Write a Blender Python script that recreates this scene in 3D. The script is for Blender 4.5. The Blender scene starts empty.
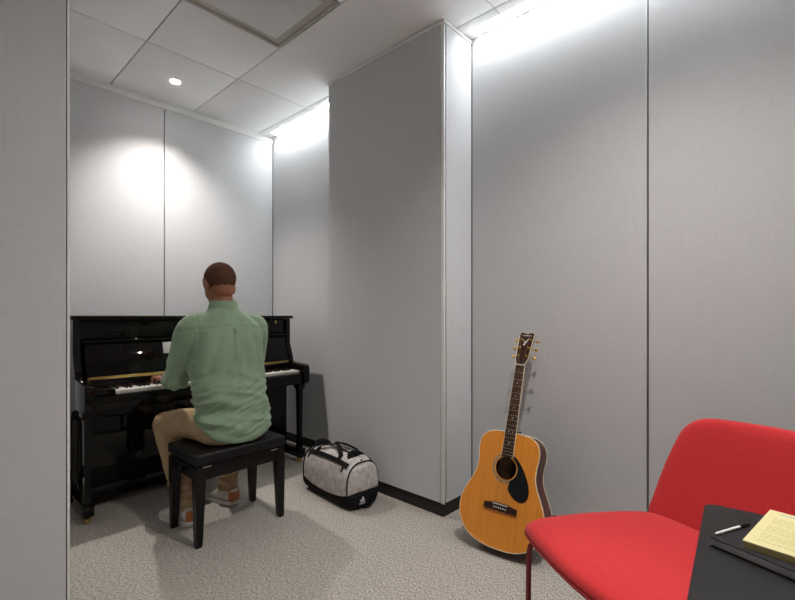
import bpy, bmesh, math, random
from mathutils import Vector, Matrix, noise, Euler
random.seed(7)
scene = bpy.context.scene
COL = scene.collection
PI = math.pi

# ------------------------------------------------------------------ camera, world, lights, exposure
H = 1.17                     # eye height
cam = bpy.data.cameras.new('camera')
cam.sensor_fit = 'HORIZONTAL'; cam.sensor_width = 36.0
cam.lens = 36.0 * 443.0 / 795.0
cam.shift_y = 15.0 / 795.0
cam.clip_start = 0.02
camo = bpy.data.objects.new('camera', cam); COL.objects.link(camo)
camo.location = (0, 0, H)
camo.rotation_euler = (PI/2, 0, math.atan2(0.6767, 0.7363) - PI/2)
scene.camera = camo

world = bpy.data.worlds.new('world'); scene.world = world
world.use_nodes = True
world.node_tree.nodes['Background'].inputs[0].default_value = (0.9, 0.95, 1.0, 1)
world.node_tree.nodes['Background'].inputs[1].default_value = 0.3

DOWN = [(1.30, 3.43, 'seen'), (1.30, 0.97, 'b'), (-0.35, 0.2, 'c')]
CEIL = 2.885
def spot(name, loc, power, angle, blend, radius, color, aim=None):
    l = bpy.data.lights.new(name, 'SPOT'); l.energy = power; l.spot_size = math.radians(angle)
    l.spot_blend = blend; l.shadow_soft_size = radius; l.color = color
    o = bpy.data.objects.new(name, l); COL.objects.link(o); o.location = loc
    if aim:
        o.rotation_euler = (Vector(aim) - Vector(loc)).to_track_quat('-Z', 'Y').to_euler()
    return o
WARM = (1.0, 0.94, 0.885)
spot('downlight_beam', (1.29, 3.40, CEIL-0.006), 72, 112, 1.0, 0.020, WARM)
spot('downlight_beam', (1.29, 0.40, CEIL-0.006), 78, 132, 1.0, 0.024, WARM)
spot('downlight_beam', (-0.45, 0.3, CEIL-0.006), 8, 90, 0.8, 0.03, WARM)  # unseen extra lamp, added to raise the ambient light

vs = scene.view_settings
vs.view_transform = 'Standard'; vs.look = 'None'; vs.gamma = 1.0; vs.use_curve_mapping = False
vs.exposure = 1.57
try:
    scene.cycles.use_denoising = True
    scene.cycles.max_bounces = 10
    scene.cycles.diffuse_bounces = 8
    scene.cycles.sample_clamp_indirect = 6
except Exception: pass

# ------------------------------------------------------------------ materials
def mat(name, color, rough=0.5, metal=0.0, spec=0.5, emit=None, estr=0, coat=0.0, sheen=0.0):
    m = bpy.data.materials.new(name); m.use_nodes = True
    b = m.node_tree.nodes['Principled BSDF']
    b.inputs['Base Color'].default_value = (*color, 1); b.inputs['Roughness'].default_value = rough
    b.inputs['Metallic'].default_value = metal; b.inputs['Specular IOR Level'].default_value = spec
    b.inputs['Coat Weight'].default_value = coat; b.inputs['Sheen Weight'].default_value = sheen
    if emit:
        b.inputs['Emission Color'].default_value = (*emit, 1); b.inputs['Emission Strength'].default_value = estr
    return m
def N(m, t, **kw):
    n = m.node_tree.nodes.new(t)
    for k, v in kw.items():
        if k.startswith('_'): setattr(n, k[1:], v)
        else: n.inputs[k.replace('__', ' ')].default_value = v
    return n
def L(m, a, ao, b, bi): m.node_tree.links.new(a.outputs[ao], b.inputs[bi])
def textured(m, stretch, scale, c1, c2, bump=0.2, dist=0.002, detail=3, lo=0.35, hi=0.65, coord='Object'):
    b = m.node_tree.nodes['Principled BSDF']
    tc = N(m, 'ShaderNodeTexCoord'); mp = N(m, 'ShaderNodeMapping'); mp.inputs['Scale'].default_value = stretch
    L(m, tc, coord, mp, 'Vector')
    nz = N(m, 'ShaderNodeTexNoise', Scale=scale, Detail=detail); L(m, mp, 'Vector', nz, 'Vector')
    cr = N(m, 'ShaderNodeValToRGB')
    cr.color_ramp.elements[0].position = lo; cr.color_ramp.elements[0].color = (*c1, 1)
    cr.color_ramp.elements[1].position = hi; cr.color_ramp.elements[1].color = (*c2, 1)
    L(m, nz, 'Fac', cr, 'Fac'); L(m, cr, 'Color', b, 'Base Color')
    if bump:
        bp = N(m, 'ShaderNodeBump', Strength=bump, Distance=dist); L(m, nz, 'Fac', bp, 'Height'); L(m, bp, 'Normal', b, 'Normal')
    return m
def fabric_wall():
    m = mat('wall_fabric', (0.4, 0.4, 0.4), 0.95, spec=0.1)
    b = m.node_tree.nodes['Principled BSDF']
    tc = N(m, 'ShaderNodeTexCoord')
    m1 = N(m, 'ShaderNodeMapping'); m1.inputs['Scale'].default_value = (160, 160, 9)
    m2 = N(m, 'ShaderNodeMapping'); m2.inputs['Scale'].default_value = (25, 25, 170)
    L(m, tc, 'Object', m1, 'Vector'); L(m, tc, 'Object', m2, 'Vector')
    n1 = N(m, 'ShaderNodeTexNoise', Scale=1.0, Detail=2); n2 = N(m, 'ShaderNodeTexNoise', Scale=1.0, Detail=2)
    L(m, m1, 'Vector', n1, 'Vector'); L(m, m2, 'Vector', n2, 'Vector')
    ad = N(m, 'ShaderNodeMath'); ad.operation = 'ADD'; L(m, n1, 'Fac', ad, 0); L(m, n2, 'Fac', ad, 1)
    hf = N(m, 'ShaderNodeMath'); hf.operation = 'MULTIPLY'; hf.inputs[1].default_value = 0.5; L(m, ad, 0, hf, 0)
    cr = N(m, 'ShaderNodeValToRGB')
    cr.color_ramp.elements[0].position = 0.3; cr.color_ramp.elements[0].color = (0.555, 0.560, 0.568, 1)
    cr.color_ramp.elements[1].position = 0.7; cr.color_ramp.elements[1].color = (0.605, 0.610, 0.618, 1)
    L(m, hf, 0, cr, 'Fac'); L(m, cr, 'Color', b, 'Base Color')
    bp = N(m, 'ShaderNodeBump', Strength=0.10, Distance=0.001); L(m, hf, 0, bp, 'Height'); L(m, bp, 'Normal', b, 'Normal')
    return m
M = {}
M['wall'] = fabric_wall()
M['seam'] = mat('seam_dark', (0.05, 0.05, 0.05), 0.8)
M['trim'] = mat('trim_pale', (0.80, 0.80, 0.77), 0.5)
M['ceil'] = textured(mat('ceiling_tile', (0.6, 0.6, 0.6), 0.9, spec=0.1), (1, 1, 1), 3.0, (0.88, 0.88, 0.875), (0.92, 0.92, 0.915), 0.05)
M['base'] = mat('baseboard_rubber', (0.022, 0.019, 0.017), 0.7, spec=0.3)
def carpet():
    m = mat('carpet', (0.3, 0.27, 0.24), 1.0, spec=0.05)
    b = m.node_tree.nodes['Principled BSDF']
    tc = N(m, 'ShaderNodeTexCoord')
    rot = N(m, 'ShaderNodeMapping'); rot.inputs['Scale'].default_value = (1.0, 2.2, 1)
    rot.inputs['Rotation'].default_value = (0, 0, 0.25)
    L(m, tc, 'Object', rot, 'Vector')
    n1 = N(m, 'ShaderNodeTexNoise', Scale=85.0, Detail=4, Roughness=0.8); L(m, rot, 'Vector', n1, 'Vector')
    n2 = N(m, 'ShaderNodeTexNoise', Scale=5.0, Detail=2); L(m, tc, 'Object', n2, 'Vector')
    cr = N(m, 'ShaderNodeValToRGB')
    cr.color_ramp.elements[0].position = 0.40; cr.color_ramp.elements[0].color = (0.19, 0.172, 0.150, 1)
    cr.color_ramp.elements[1].position = 0.64; cr.color_ramp.elements[1].color = (0.72, 0.67, 0.60, 1)
    L(m, n1, 'Fac', cr, 'Fac')
    mx = N(m, 'ShaderNodeMix'); mx.data_type = 'RGBA'; mx.blend_type = 'MULTIPLY'
    mx.inputs[0].default_value = 1.0
    cr2 = N(m, 'ShaderNodeValToRGB')
    cr2.color_ramp.elements[0].color = (0.93, 0.93, 0.93, 1); cr2.color_ramp.elements[1].color = (1, 1, 1, 1)
    L(m, n2, 'Fac', cr2, 'Fac')
    m.node_tree.links.new(cr.outputs['Color'], mx.inputs[6]); m.node_tree.links.new(cr2.outputs['Color'], mx.inputs[7])
    m.node_tree.links.new(mx.outputs[2], b.inputs['Base Color'])
    bp = N(m, 'ShaderNodeBump', Strength=0.7, Distance=0.004); L(m, n1, 'Fac', bp, 'Height'); L(m, bp, 'Normal', b, 'Normal')
    return m
M['carpet'] = carpet()
M['lens'] = mat('light_lens', (1, 1, 1), 0.4, emit=(1.0, 0.94, 0.87), estr=30)
M['strip'] = mat('strip_lens', (1, 1, 1), 0.4, emit=(0.93, 0.97, 1.0), estr=13)
M['fixture'] = mat('fixture_white', (0.85, 0.85, 0.84), 0.4)
M['diff_frame'] = mat('diffuser_frame', (0.55, 0.53, 0.48), 0.5)
M['diff_plaque'] = mat('diffuser_plaque', (0.66, 0.65, 0.63), 0.5)
M['gloss'] = mat('piano_black', (0.005, 0.0045, 0.004), 0.04, spec=0.28)
M['brass'] = mat('brass', (0.66, 0.47, 0.16), 0.28, metal=1.0)
M['ivory'] = mat('key_white', (0.72, 0.69, 0.64), 0.25)
M['ebony'] = mat('key_black', (0.01, 0.01, 0.01), 0.2)
M['felt'] = mat('felt_red', (0.12, 0.008, 0.008), 0.9)
M['leather'] = textured(mat('bench_leather', (0.012, 0.012, 0.013), 0.42, spec=0.25), (1, 1, 1), 300, (0.006, 0.006, 0.007), (0.010, 0.010, 0.011), 0.12, 0.0005)
M['satin'] = mat('bench_lacquer', (0.005, 0.0045, 0.0045), 0.3, spec=0.25)
M['steel'] = mat('steel', (0.55, 0.55, 0.55), 0.3, metal=1.0)
M['shirt'] = textured(mat('shirt_cotton', (0.12, 0.19, 0.12), 0.9, spec=0.15, sheen=0.2), (1, 1, 1), 9, (0.215, 0.305, 0.200), (0.250, 0.350, 0.232), 0.15, 0.004)
M['pants'] = textured(mat('trouser_twill', (0.4, 0.28, 0.15), 0.9, spec=0.1), (1, 1, 1), 12, (0.38, 0.27, 0.155), (0.44, 0.315, 0.185), 0.2, 0.004)
M['skin'] = textured(mat('skin', (0.25, 0.12, 0.07), 0.55), (1, 1, 1), 14, (0.270, 0.105, 0.052), (0.320, 0.130, 0.066), 0.0)
M['skin'].node_tree.nodes['Principled BSDF'].inputs['Subsurface Weight'].default_value = 0.06
M['hair'] = textured(mat('hair_buzz', (0.06, 0.035, 0.025), 1.0, spec=0.08), (1, 1, 1), 250, (0.055, 0.026, 0.018), (0.135, 0.064, 0.040), 0.4, 0.001)
M['shoe'] = mat('shoe_white', (0.62, 0.60, 0.56), 0.6)
M['sole'] = mat('shoe_sole', (0.66, 0.64, 0.60), 0.6)
M['tan'] = mat('heel_tan', (0.42, 0.13, 0.04), 0.6)
M['white'] = mat('white_plain', (0.75, 0.75, 0.75), 0.5)
M['dark'] = mat('dark_plain', (0.012, 0.012, 0.012), 0.6)
M['bagfab'] = textured(mat('bag_fabric', (0.4, 0.37, 0.36), 0.85, spec=0.2), (1, 1, 1), 30, (0.40, 0.365, 0.355), (0.64, 0.59, 0.57), 0.6, 0.006, lo=0.3, hi=0.7)
M['webbing'] = mat('bag_webbing', (0.007, 0.007, 0.008), 0.85, spec=0.15)
M['red'] = textured(mat('chair_felt', (0.6, 0.05, 0.05), 0.95, spec=0.1, sheen=0.12), (1, 1, 1), 260, (0.43, 0.024, 0.026), (0.51, 0.034, 0.036), 0.25, 0.0008)
M['redmetal'] = mat('chair_red_metal', (0.23, 0.012, 0.016), 0.4)
M['tabletop'] = textured(mat('table_black', (0.012, 0.012, 0.012), 0.5, spec=0.22), (60, 3, 1), 5, (0.007, 0.007, 0.007), (0.014, 0.013, 0.013), 0.25, 0.0008)
M['notecover'] = mat('notebook_cover', (0.014, 0.011, 0.013), 0.7, spec=0.25)
M['pages_grey'] = textured(mat('page_edges', (0.3, 0.3, 0.3), 0.8), (1, 1, 900), 1, (0.30, 0.30, 0.30), (0.50, 0.50, 0.50), 0)
M['yellow'] = mat('cover_yellow', (0.66, 0.60, 0.30), 0.6)
M['pages_yellow'] = textured(mat('page_edges_yellow', (0.4, 0.33, 0.13), 0.8), (1, 1, 900), 1, (0.36, 0.29, 0.11), (0.52, 0.43, 0.19), 0)
M['print'] = mat('print_faint', (0.47, 0.42, 0.20), 0.7)
M['print_blue'] = mat('print_bluegrey', (0.40, 0.42, 0.45), 0.7)
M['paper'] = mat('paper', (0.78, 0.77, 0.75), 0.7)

# ------------------------------------------------------------------ mesh helpers
def link(name, me, m, parent=None):
    o = bpy.data.objects.new(name, me); COL.objects.link(o)
    if m is not None and not me.materials: me.materials.append(m)
    if parent: o.parent = parent
    return o
def tag(o, label=None, cat=None, group=None, kind=None):
    if label: o['label'] = label
    if cat: o['category'] = cat
    if group: o['group'] = group
    if kind: o['kind'] = kind
    return o
def empty(name, loc, rz=0.0, label=None, cat=None, group=None):
    o = bpy.data.objects.new(name, None); COL.objects.link(o); o.location = loc; o.rotation_euler = (0, 0, rz)
    o.empty_display_size = 0.1
    return tag(o, label, cat, group)
def to_mesh(bm, name, smooth=True, angle=40):
    bmesh.ops.recalc_face_normals(bm, faces=bm.faces[:])
    me = bpy.data.meshes.new(name); bm.to_mesh(me); bm.free()
    if smooth:
        me.shade_smooth() if hasattr(me, 'shade_smooth') else None
        try: me.set_sharp_from_angle(angle=math.radians(angle))
        except Exception: pass
    return me
def box_into(bm, x0, x1, y0, y1, z0, z1, bev=0.0, seg=2):
    r = bmesh.ops.create_cube(bm, size=1.0)
    vs_ = r['verts']
    for v in vs_:
        v.co = Vector(((x0+x1)/2 + v.co.x*(x1-x0), (y0+y1)/2 + v.co.y*(y1-y0), (z0+z1)/2 + v.co.z*(z1-z0)))
    if bev > 0:
        es = list({e for v in vs_ for e in v.link_edges})
        bmesh.ops.bevel(bm, geom=es, offset=bev, segments=seg, profile=0.5, affect='EDGES')
def box(name, m, x0, x1, y0, y1, z0, z1, parent=None, bev=0.003, seg=2):
    bm = bmesh.new(); box_into(bm, x0, x1, y0, y1, z0, z1, bev, seg)
    return link(name, to_mesh(bm, name), m, parent)
def boxes(name, m, lst, parent=None, bev=0.0):
    bm = bmesh.new()
    for b in lst: box_into(bm, *b, bev)
    return link(name, to_mesh(bm, name), m, parent)
def prism_into(bm, pts, axis, a, b, bev=0.0):
    """polygon pts extruded along axis from a to b. axis 'x': pts=(y,z); 'z': pts=(x,y); 'y': (x,z)"""
    def P(p, t):
        return {'x': (t, p[0], p[1]), 'y': (p[0], t, p[1]), 'z': (p[0], p[1], t)}[axis]
    va = [bm.verts.new(P(p, a)) for p in pts]; vb = [bm.verts.new(P(p, b)) for p in pts]
    n = len(pts)
    fs = [bm.faces.new(va[::-1]), bm.faces.new(vb)]
    for i in range(n): fs.append(bm.faces.new((va[i], va[(i+1) % n], vb[(i+1) % n], vb[i])))
    if bev:
        es = list({e for f in fs for e in f.edges})
        bmesh.ops.bevel(bm, geom=es, offset=bev, segments=2, profile=0.5, affect='EDGES')
def prism(name, m, pts, axis, a, b, parent=None, bev=0.0):
    bm = bmesh.new(); prism_into(bm, pts, axis, a, b, bev)
    return link(name, to_mesh(bm, name), m, parent)
def catmull(pts, n=8, closed=False):
    out = []; P = [Vector(p) for p in pts]; k = len(P)
    rng = range(k) if closed else range(k-1)
    for i in rng:
        if closed: p0, p1, p2, p3 = P[(i-1) % k], P[i], P[(i+1) % k], P[(i+2) % k]
        else: p0, p1, p2, p3 = P[max(i-1, 0)], P[i], P[i+1], P[min(i+2, k-1)]
        for j in range(n):
            t = j/n
            out.append(0.5*((2*p1) + (p2-p0)*t + (2*p0-5*p1+4*p2-p3)*t*t + (3*p1-p0-3*p2+p3)*t**3))
    if not closed: out.append(P[-1])
    return out
def tube_into(bm, pts, rad, seg=12, caps=True, flat=None, up=Vector((0, 0, 1))):
    """rad: number, list, or list of (a,b). flat ignored"""
    P = [Vector(p) for p in pts]; n = len(P)
    rings = []; prev = None
    for i in range(n):
        t = (P[min(i+1, n-1)] - P[max(i-1, 0)]).normalized()
        if prev is None:
            s = t.cross(up)
            if s.length < 1e-3: s = t.cross(Vector((0, 1, 0)))
            s.normalize()
        else:
            s = (prev - t*prev.dot(t)).normalized()
        prev = s
        u = s.cross(t).normalized()
        r = rad[i] if isinstance(rad, (list, tuple)) else rad
        ra, rb = r if isinstance(r, (list, tuple)) else (r, r)
        rings.append([bm.verts.new(P[i] + s*ra*math.cos(2*PI*k/seg) + u*rb*math.sin(2*PI*k/seg)) for k in range(seg)])
    for i in range(n-1):
        for k in range(seg):
            bm.faces.new((rings[i][k], rings[i][(k+1) % seg], rings[i+1][(k+1) % seg], rings[i+1][k]))
    if caps:
        bm.faces.new(rings[0][::-1]); bm.faces.new(rings[-1])
def tube(name, m, pts, rad, seg=12, parent=None):
    bm = bmesh.new(); tube_into(bm, pts, rad, seg)
    return link(name, to_mesh(bm, name), m, parent)
def ribbon_into(bm, pts, normals, w, th):
    """flat strap: pts centre line on a surface, normals outward, width w across, thickness th"""
    P = [Vector(p) for p in pts]; n = len(P); rings = []
    for i in range(n):
        t = (P[min(i+1, n-1)] - P[max(i-1, 0)]).normalized(); nn = Vector(normals[i]).normalized()
        s = t.cross(nn).normalized()
        c = P[i]
        rings.append([bm.verts.new(c + s*w/2), bm.verts.new(c + s*w/2 + nn*th), bm.verts.new(c - s*w/2 + nn*th), bm.verts.new(c - s*w/2)])
    for i in range(n-1):
        for k in range(4): bm.faces.new((rings[i][k], rings[i][(k+1) % 4], rings[i+1][(k+1) % 4], rings[i+1][k]))
    bm.faces.new(rings[0][::-1]); bm.faces.new(rings[-1])
def ellipsoid_into(bm, c, r, rot=None, seg=20):
    res = bmesh.ops.create_uvsphere(bm, u_segments=seg, v_segments=max(8, seg//2+2), radius=1.0)
    for v in res['verts']:
        q = Vector((v.co.x*r[0], v.co.y*r[1], v.co.z*r[2]))
        if rot is not None: q = rot @ q
        v.co = q + Vector(c)
def cyl_into(bm, c0, c1, r0, r1=None, seg=20):
    r1 = r0 if r1 is None else r1
    tube_into(bm, [c0, c1], [r0, r1], seg)
def lathe_into(bm, prof, c=(0, 0, 0), seg=24):
    rings = []
    for r, z in prof:
        rings.append([bm.verts.new((c[0]+max(r, 1e-4)*math.cos(2*PI*k/seg), c[1]+max(r, 1e-4)*math.sin(2*PI*k/seg), c[2]+z)) for k in range(seg)])
    for i in range(len(rings)-1):
        for k in range(seg): bm.faces.new((rings[i][k], rings[i][(k+1) % seg], rings[i+1][(k+1) % seg], rings[i+1][k]))
    bm.faces.new(rings[0][::-1]); bm.faces.new(rings[-1])
def remeshed(bm, name, voxel, smooth=3, factor=0.5):
    bmesh.ops.recalc_face_normals(bm, faces=bm.faces[:])
    me = bpy.data.meshes.new('tmp'); bm.to_mesh(me); bm.free()
    o = bpy.data.objects.new('tmp', me); COL.objects.link(o)
    r = o.modifiers.new('r', 'REMESH'); r.mode = 'VOXEL'; r.voxel_size = voxel; r.use_smooth_shade = True
    if smooth:
        s = o.modifiers.new('s', 'SMOOTH'); s.iterations = smooth; s.factor = factor
    dg = bpy.context.evaluated_depsgraph_get()
    me2 = bpy.data.meshes.new_from_object(o.evaluated_get(dg)); me2.name = name
    bpy.data.objects.remove(o); bpy.data.meshes.remove(me)
    me2.materials.clear()
    return me2
def displace(me, fn):
    nrm = [v.normal.copy() for v in me.vertices]
    for v, n in zip(me.vertices, nrm):
        v.co = v.co + n*fn(v.co, n)
    me.update()

# ------------------------------------------------------------------ room shell
XR = 2.35; YB = 3.807; XC = 2.06; YC0, YC1 = 1.53, 2.587
FX, FY = 0.28, 1.45
def struct(o): o['kind'] = 'structure'; return o
struct(boxes('floor', M['carpet'], [(-1.3, XR+0.15, -1.7, YB+0.15, -0.06, 0.0)]))
# ceiling: tiles with dark grooves between them, opening for the strip lights
g = 0.004
def tiles():
    xs = [-1.3, -0.235, 0.375, 0.980, 1.586, 2.19]
    ys = [-1.7, -1.15, -0.54, 0.07, 0.68, 1.28, 1.885, 2.49, 3.035, YB+0.1]
    out = []
    for i in range(len(xs)-1):
        for j in range(len(ys)-1):
            x0, x1, y0, y1 = xs[i], xs[i+1], ys[j], ys[j+1]
            if i == 3 and ys[j] == 1.885: pass
            if i == 3 and j == 6: continue     # where the air diffuser sits (x .985-1.595)
            if i == 4:                          # plain band between the tiles and the wall side grid
                if j in (6, 7): continue
                if j == 5: y1 = 3.035
            out.append((x0+g, x1-g, y0+g, y1-g, CEIL, CEIL+0.015, 0.001))
    # the diffuser fills column index 3 row 6 handled above by x .985
    for y0, y1 in ((-1.7, 1.28), (1.28, 3.035), (3.035, YB+0.1)):
        out.append((2.19+g, 2.26, y0+g, y1-g, CEIL, CEIL+0.015, 0.001))
    return out
def fix_tiles():
    # the diffuser cell is x .985-1.595, y 1.895-2.505 -> column index 3 of xs
    return tiles()
bm = bmesh.new()
for t in fix_tiles(): box_into(bm, *t)
co = struct(link('ceiling', to_mesh(bm, 'ceiling'), M['ceil']))
struct(boxes('trim_1', M['seam'], [(-1.3, 2.258, -1.7, YB+0.15, CEIL+0.015, CEIL+0.05), ]))
o = struct(boxes('trim_2', M['ceil'], [(2.255, 2.26, -1.7, YB, CEIL+0.016, CEIL+0.06), (2.335, XR+0.15, -1.7, YB+0.15, CEIL, CEIL+0.06),
     (2.26, 2.335, YC0-0.06, YC1+0.04, CEIL, CEIL+0.02), (2.26, 2.335, YB-0.10, YB+0.1, CEIL, CEIL+0.02), (2.20, 2.45, -1.7, YB+0.15, CEIL+0.06, CEIL+0.08)]))
def wall(name, normal, face, th, segs, z0=0.08, z1=CEIL-0.022):
    """panelled wall. normal '-x' or '-y' etc; segs list of (a,b) ranges along the other axis"""
    bm = bmesh.new()
    for a, b in segs:
        a += 0.004; b -= 0.004
        if normal == '-x': box_into(bm, face, face+th, a, b, z0, z1, 0.0012, 1)
        elif normal == '+x': box_into(bm, face-th, face, a, b, z0, z1, 0.0012, 1)
        elif normal == '-y': box_into(bm, a, b, face, face+th, z0, z1, 0.0012, 1)
        elif normal == '+y': box_into(bm, a, b, face-th, face, z0, z1, 0.0012, 1)
    return struct(link(name, to_mesh(bm, name), M['wall']))
wall('wall_back', '-y', YB, 0.02, [(FX-0.05, 0.36), (0.36, 1.36), (1.36, XR)])
wall('wall_right', '-x', XR, 0.02, [(-1.7, -0.45), (-0.45, 0.548), (0.548, YC0), (YC1, YB)])
struct(boxes('wall_right_backing', M['seam'], [(XR+0.02, XR+0.15, -1.7, YB+0.15, 0, CEIL+0.08)]))
struct(boxes('wall_back_backing', M['seam'], [(FX-0.2, XR+0.02, YB+0.02, YB+0.15, 0, CEIL+0.08)]))
# pilaster on the right wall
wall('wall_pilaster_side', '-y', YC0, 0.015, [(XC+0.02, XR)], z1=CEIL-0.03)
wall('wall_pilaster_front', '-x', XC, 0.015, [(YC0+0.02, YC1)], z1=CEIL-0.03)
struct(boxes('wall_pilaster_core', M['wall'], [(XC+0.015, XR, YC0+0.015, YC1, 0.08, CEIL)]))
struct(boxes('baseboard_pilaster', M['base'], [(XC+0.008, XR, YC0+0.008, YC1, 0, 0.08)]))
# pale corner beads and top trims
struct(boxes('trim_3', M['trim'], [(XC-0.001, XC+0.020, YC0+0.010, YC0+0.02, 0.078, CEIL-0.03), (XC-0.001, XC+0.009, YC0-0.001, YC0+0.010, 0.078, CEIL-0.03)], bev=0.001))
struct(boxes('trim_4', M['trim'], [(XC-0.004, XR, YC0-0.004, YC1+0.002, CEIL-0.026, CEIL-0.010)], bev=0.001))
struct(boxes('trim_5', M['trim'], [(FX-0.05, XR, YB-0.006, YB+0.02, CEIL-0.05, CEIL), (XR-0.004, XR+0.02, YC1, YB-0.007, CEIL-0.022, CEIL), (XR-0.004, XR+0.02, -1.7, YC0, CEIL-0.022, CEIL)], bev=0.001))
struct(boxes('baseboard_back', M['base'], [(FX, XR, YB+0.002, YB+0.02, 0, 0.08)]))
struct(boxes('baseboard_right', M['base'], [(XR+0.002, XR+0.02, -1.7, YC0, 0, 0.08), (XR+0.002, XR+0.02, YC1, YB, 0, 0.08)]))
# near partition on the left, and the room behind the camera
wall('wall_left', '-y', FY, 0.02, [(-1.3, FX-0.004)], z0=0.08, z1=CEIL)
struct(boxes('wall_left_return', M['wall'], [(FX-0.12, FX-0.006, FY+0.02, YB+0.02, 0, CEIL), (-1.3, FX-0.12, FY+0.02, FY+0.12, 0, CEIL)]))
struct(boxes('trim_6', M['trim'], [(FX-0.006, FX, FY-0.001, FY+0.02, 0.08, CEIL)]))
struct(boxes('baseboard_left', M['base'], [(-1.3, FX-0.008, FY+0.004, FY+0.02, 0, 0.08)]))
struct(boxes('wall_entry', M['wall'], [(-1.4, -1.3, -1.7, FY+0.12, 0, CEIL+0.05)]))
struct(boxes('wall_front', M['wall'], [(-1.4, XR+0.15, -1.8, -1.7, 0, CEIL+0.05)]))

# ------------------------------------------------------------------ ceiling fittings
def downlight(x, y, label):
    t = empty('downlight', (x, y, CEIL), 0, label, 'ceiling light', )
    bm = bmesh.new(); lathe_into(bm, [(0.036, -0.004), (0.042, -0.004), (0.046, -0.001), (0.046, 0.0), (0.036, 0.0)], seg=32)
    # ring: open the caps
    link('trim_ring', to_mesh(bm, 'trim_ring'), M['fixture'], t)
    bm = bmesh.new(); lathe_into(bm, [(0.034, -0.0045), (0.0345, -0.0042), (0.034, -0.0035)], seg=32)
    link('lens', to_mesh(bm, 'lens'), M['lens'], t)
    return t
downlight(1.29, 3.40, 'small round recessed downlight glowing in the ceiling above the piano')
downlight(1.29, 0.40, 'round recessed downlight in the ceiling above the guitar side of the room')
downlight(-0.45, 0.30, 'added unseen round downlight in the ceiling beside the camera, for fill light')
def strip(y0, y1, label):
    t = empty('strip_light', (2.2975, (y0+y1)/2, CEIL), 0, label, 'ceiling light', 'recessed strip lights along the right wall')
    hy = (y1-y0)/2
    prism('strip_lens', M['strip'], [(-0.034, 0.044), (-0.034, 0.039), (0.034, 0.039), (0.034, 0.044)], 'y', -hy, hy, t)
    boxes('strip_housing', M['fixture'], [(-0.0370, -0.0345, -hy, hy, 0.001, 0.055), (0.0345, 0.0370, -hy, hy, 0.001, 0.055), (-0.0345, 0.0345, -hy, hy, 0.045, 0.055)], t)
strip(YC1+0.045, YB-0.105, 'bright recessed strip light between the pilaster and the piano corner')
strip(-1.2, YC0-0.065, 'bright recessed strip light along the wall above the guitar')
# square plaque air diffuser
t = empty('air_diffuser', (1.283, 2.1875, CEIL), 0, 'square recessed air diffuser panel in the ceiling in front of the pilaster', 'air vent')
a = 0.296
bm = bmesh.new()
def ringf(bm, r0, z0, r1, z1):
    c0 = [bm.verts.new((sx*r0, sy*r0, z0)) for sx, sy in ((-1, -1), (1, -1), (1, 1), (-1, 1))]
    c1 = [bm.verts.new((sx*r1, sy*r1, z1)) for sx, sy in ((-1, -1), (1, -1), (1, 1), (-1, 1))]
    for k in range(4): bm.faces.new((c0[k], c0[(k+1) % 4], c1[(k+1) % 4], c1[k]))
ringf(bm, a, 0.014, a, -0.002); ringf(bm, a, -0.002, a-0.008, -0.002); ringf(bm, a-0.008, -0.002, a-0.010, 0.0135); ringf(bm, a-0.010, 0.0135, a-0.07, 0.012)
link('diffuser_frame', to_mesh(bm, 'diffuser_frame', False), M['diff_frame'], t)
box('diffuser_plaque', M['diff_plaque'], -a+0.062, a-0.062, -a+0.062, a-0.062, 0.002, 0.010, t, 0.002)

# ------------------------------------------------------------------ upright piano
P = empty('upright_piano', (1.36, 3.2, 0), 0, 'glossy black upright piano with its keyboard open against the panelled wall', 'piano')
def W(o):   # keep world coordinates of a child built in world space
    par = o.parent
    off = Vector((0, 0, 0)); q = par
    while q is not None: off += q.location; q = q.parent
    for v in o.data.vertices: v.co -= off
    return o
XL, XRr = 0.62, 2.10
prof = [(3.55, 0.06), (3.55, 1.14), (3.14, 1.14), (3.14, 0.945), (3.125, 0.90), (3.10, 0.84), (3.09, 0.80), (3.09, 0.62), (3.17, 0.60), (3.19, 0.56), (3.19, 0.06)]
for x in (XL, XRr-0.035):
    sp = W(prism('side_panel', M['gloss'], prof, 'x', x, x+0.035, P, 0.0))
    for f in sp.data.polygons: f.use_smooth = False
W(box('lid', M['gloss'], XL-0.015, XRr+0.010, 3.11, 3.57, 1.141, 1.165, P, 0.004))
W(box('lid_edge_glint', M['brass'], XL-0.013, XRr+0.008, 3.545, 3.556, 1.1645, 1.1675, P, 0))  # brass-coloured line standing for the yellow reflection along the lid edge
W(box('back_panel', M['dark'], XL+0.035, XRr-0.035, 3.50, 3.55, 0.06, 1.14, P))
W(box('upper_panel', M['gloss'], XL+0.036, XRr-0.036, 3.155, 3.175, 1.020, 1.14, P, 0.002))
W(box('music_ledge', M['gloss'], XL+0.045, XRr-0.045, 3.118, 3.155, 1.006, 1.021, P, 0.004))
fb = [(3.150, 1.002), (3.138, 1.005), (3.075, 0.806), (3.09, 0.800)]
W(prism('fallboard', M['gloss'], fb, 'x', XL+0.055, XRr-0.055, P, 0.002))
for x, m_ in ((0.70, 'steel'), (0.86, 'steel')):
    pass
W(box('brass_rail', M['brass'], XL+0.058, XRr-0.058, 3.070, 3.082, 0.786, 0.803, P, 0.003))
W(box('felt_strip', M['felt'], XL+0.13, XRr-0.06, 3.072, 3.079, 0.738, 0.7435, P, 0.001))
W(box('name_board', M['gloss'], XL+0.05, XRr-0.05, 3.080, 3.10, 0.70, 0.786, P, 0.002))
cheek = [(3.09, 0.80), (2.90, 0.782), (2.874, 0.770), (2.87, 0.755), (2.87, 0.655), (2.885, 0.632), (3.09, 0.622)]
for x in (XL, XRr-0.05): W(prism('key_cheek', M['gloss'], cheek, 'x', x, x+0.05, P, 0.003))
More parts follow.
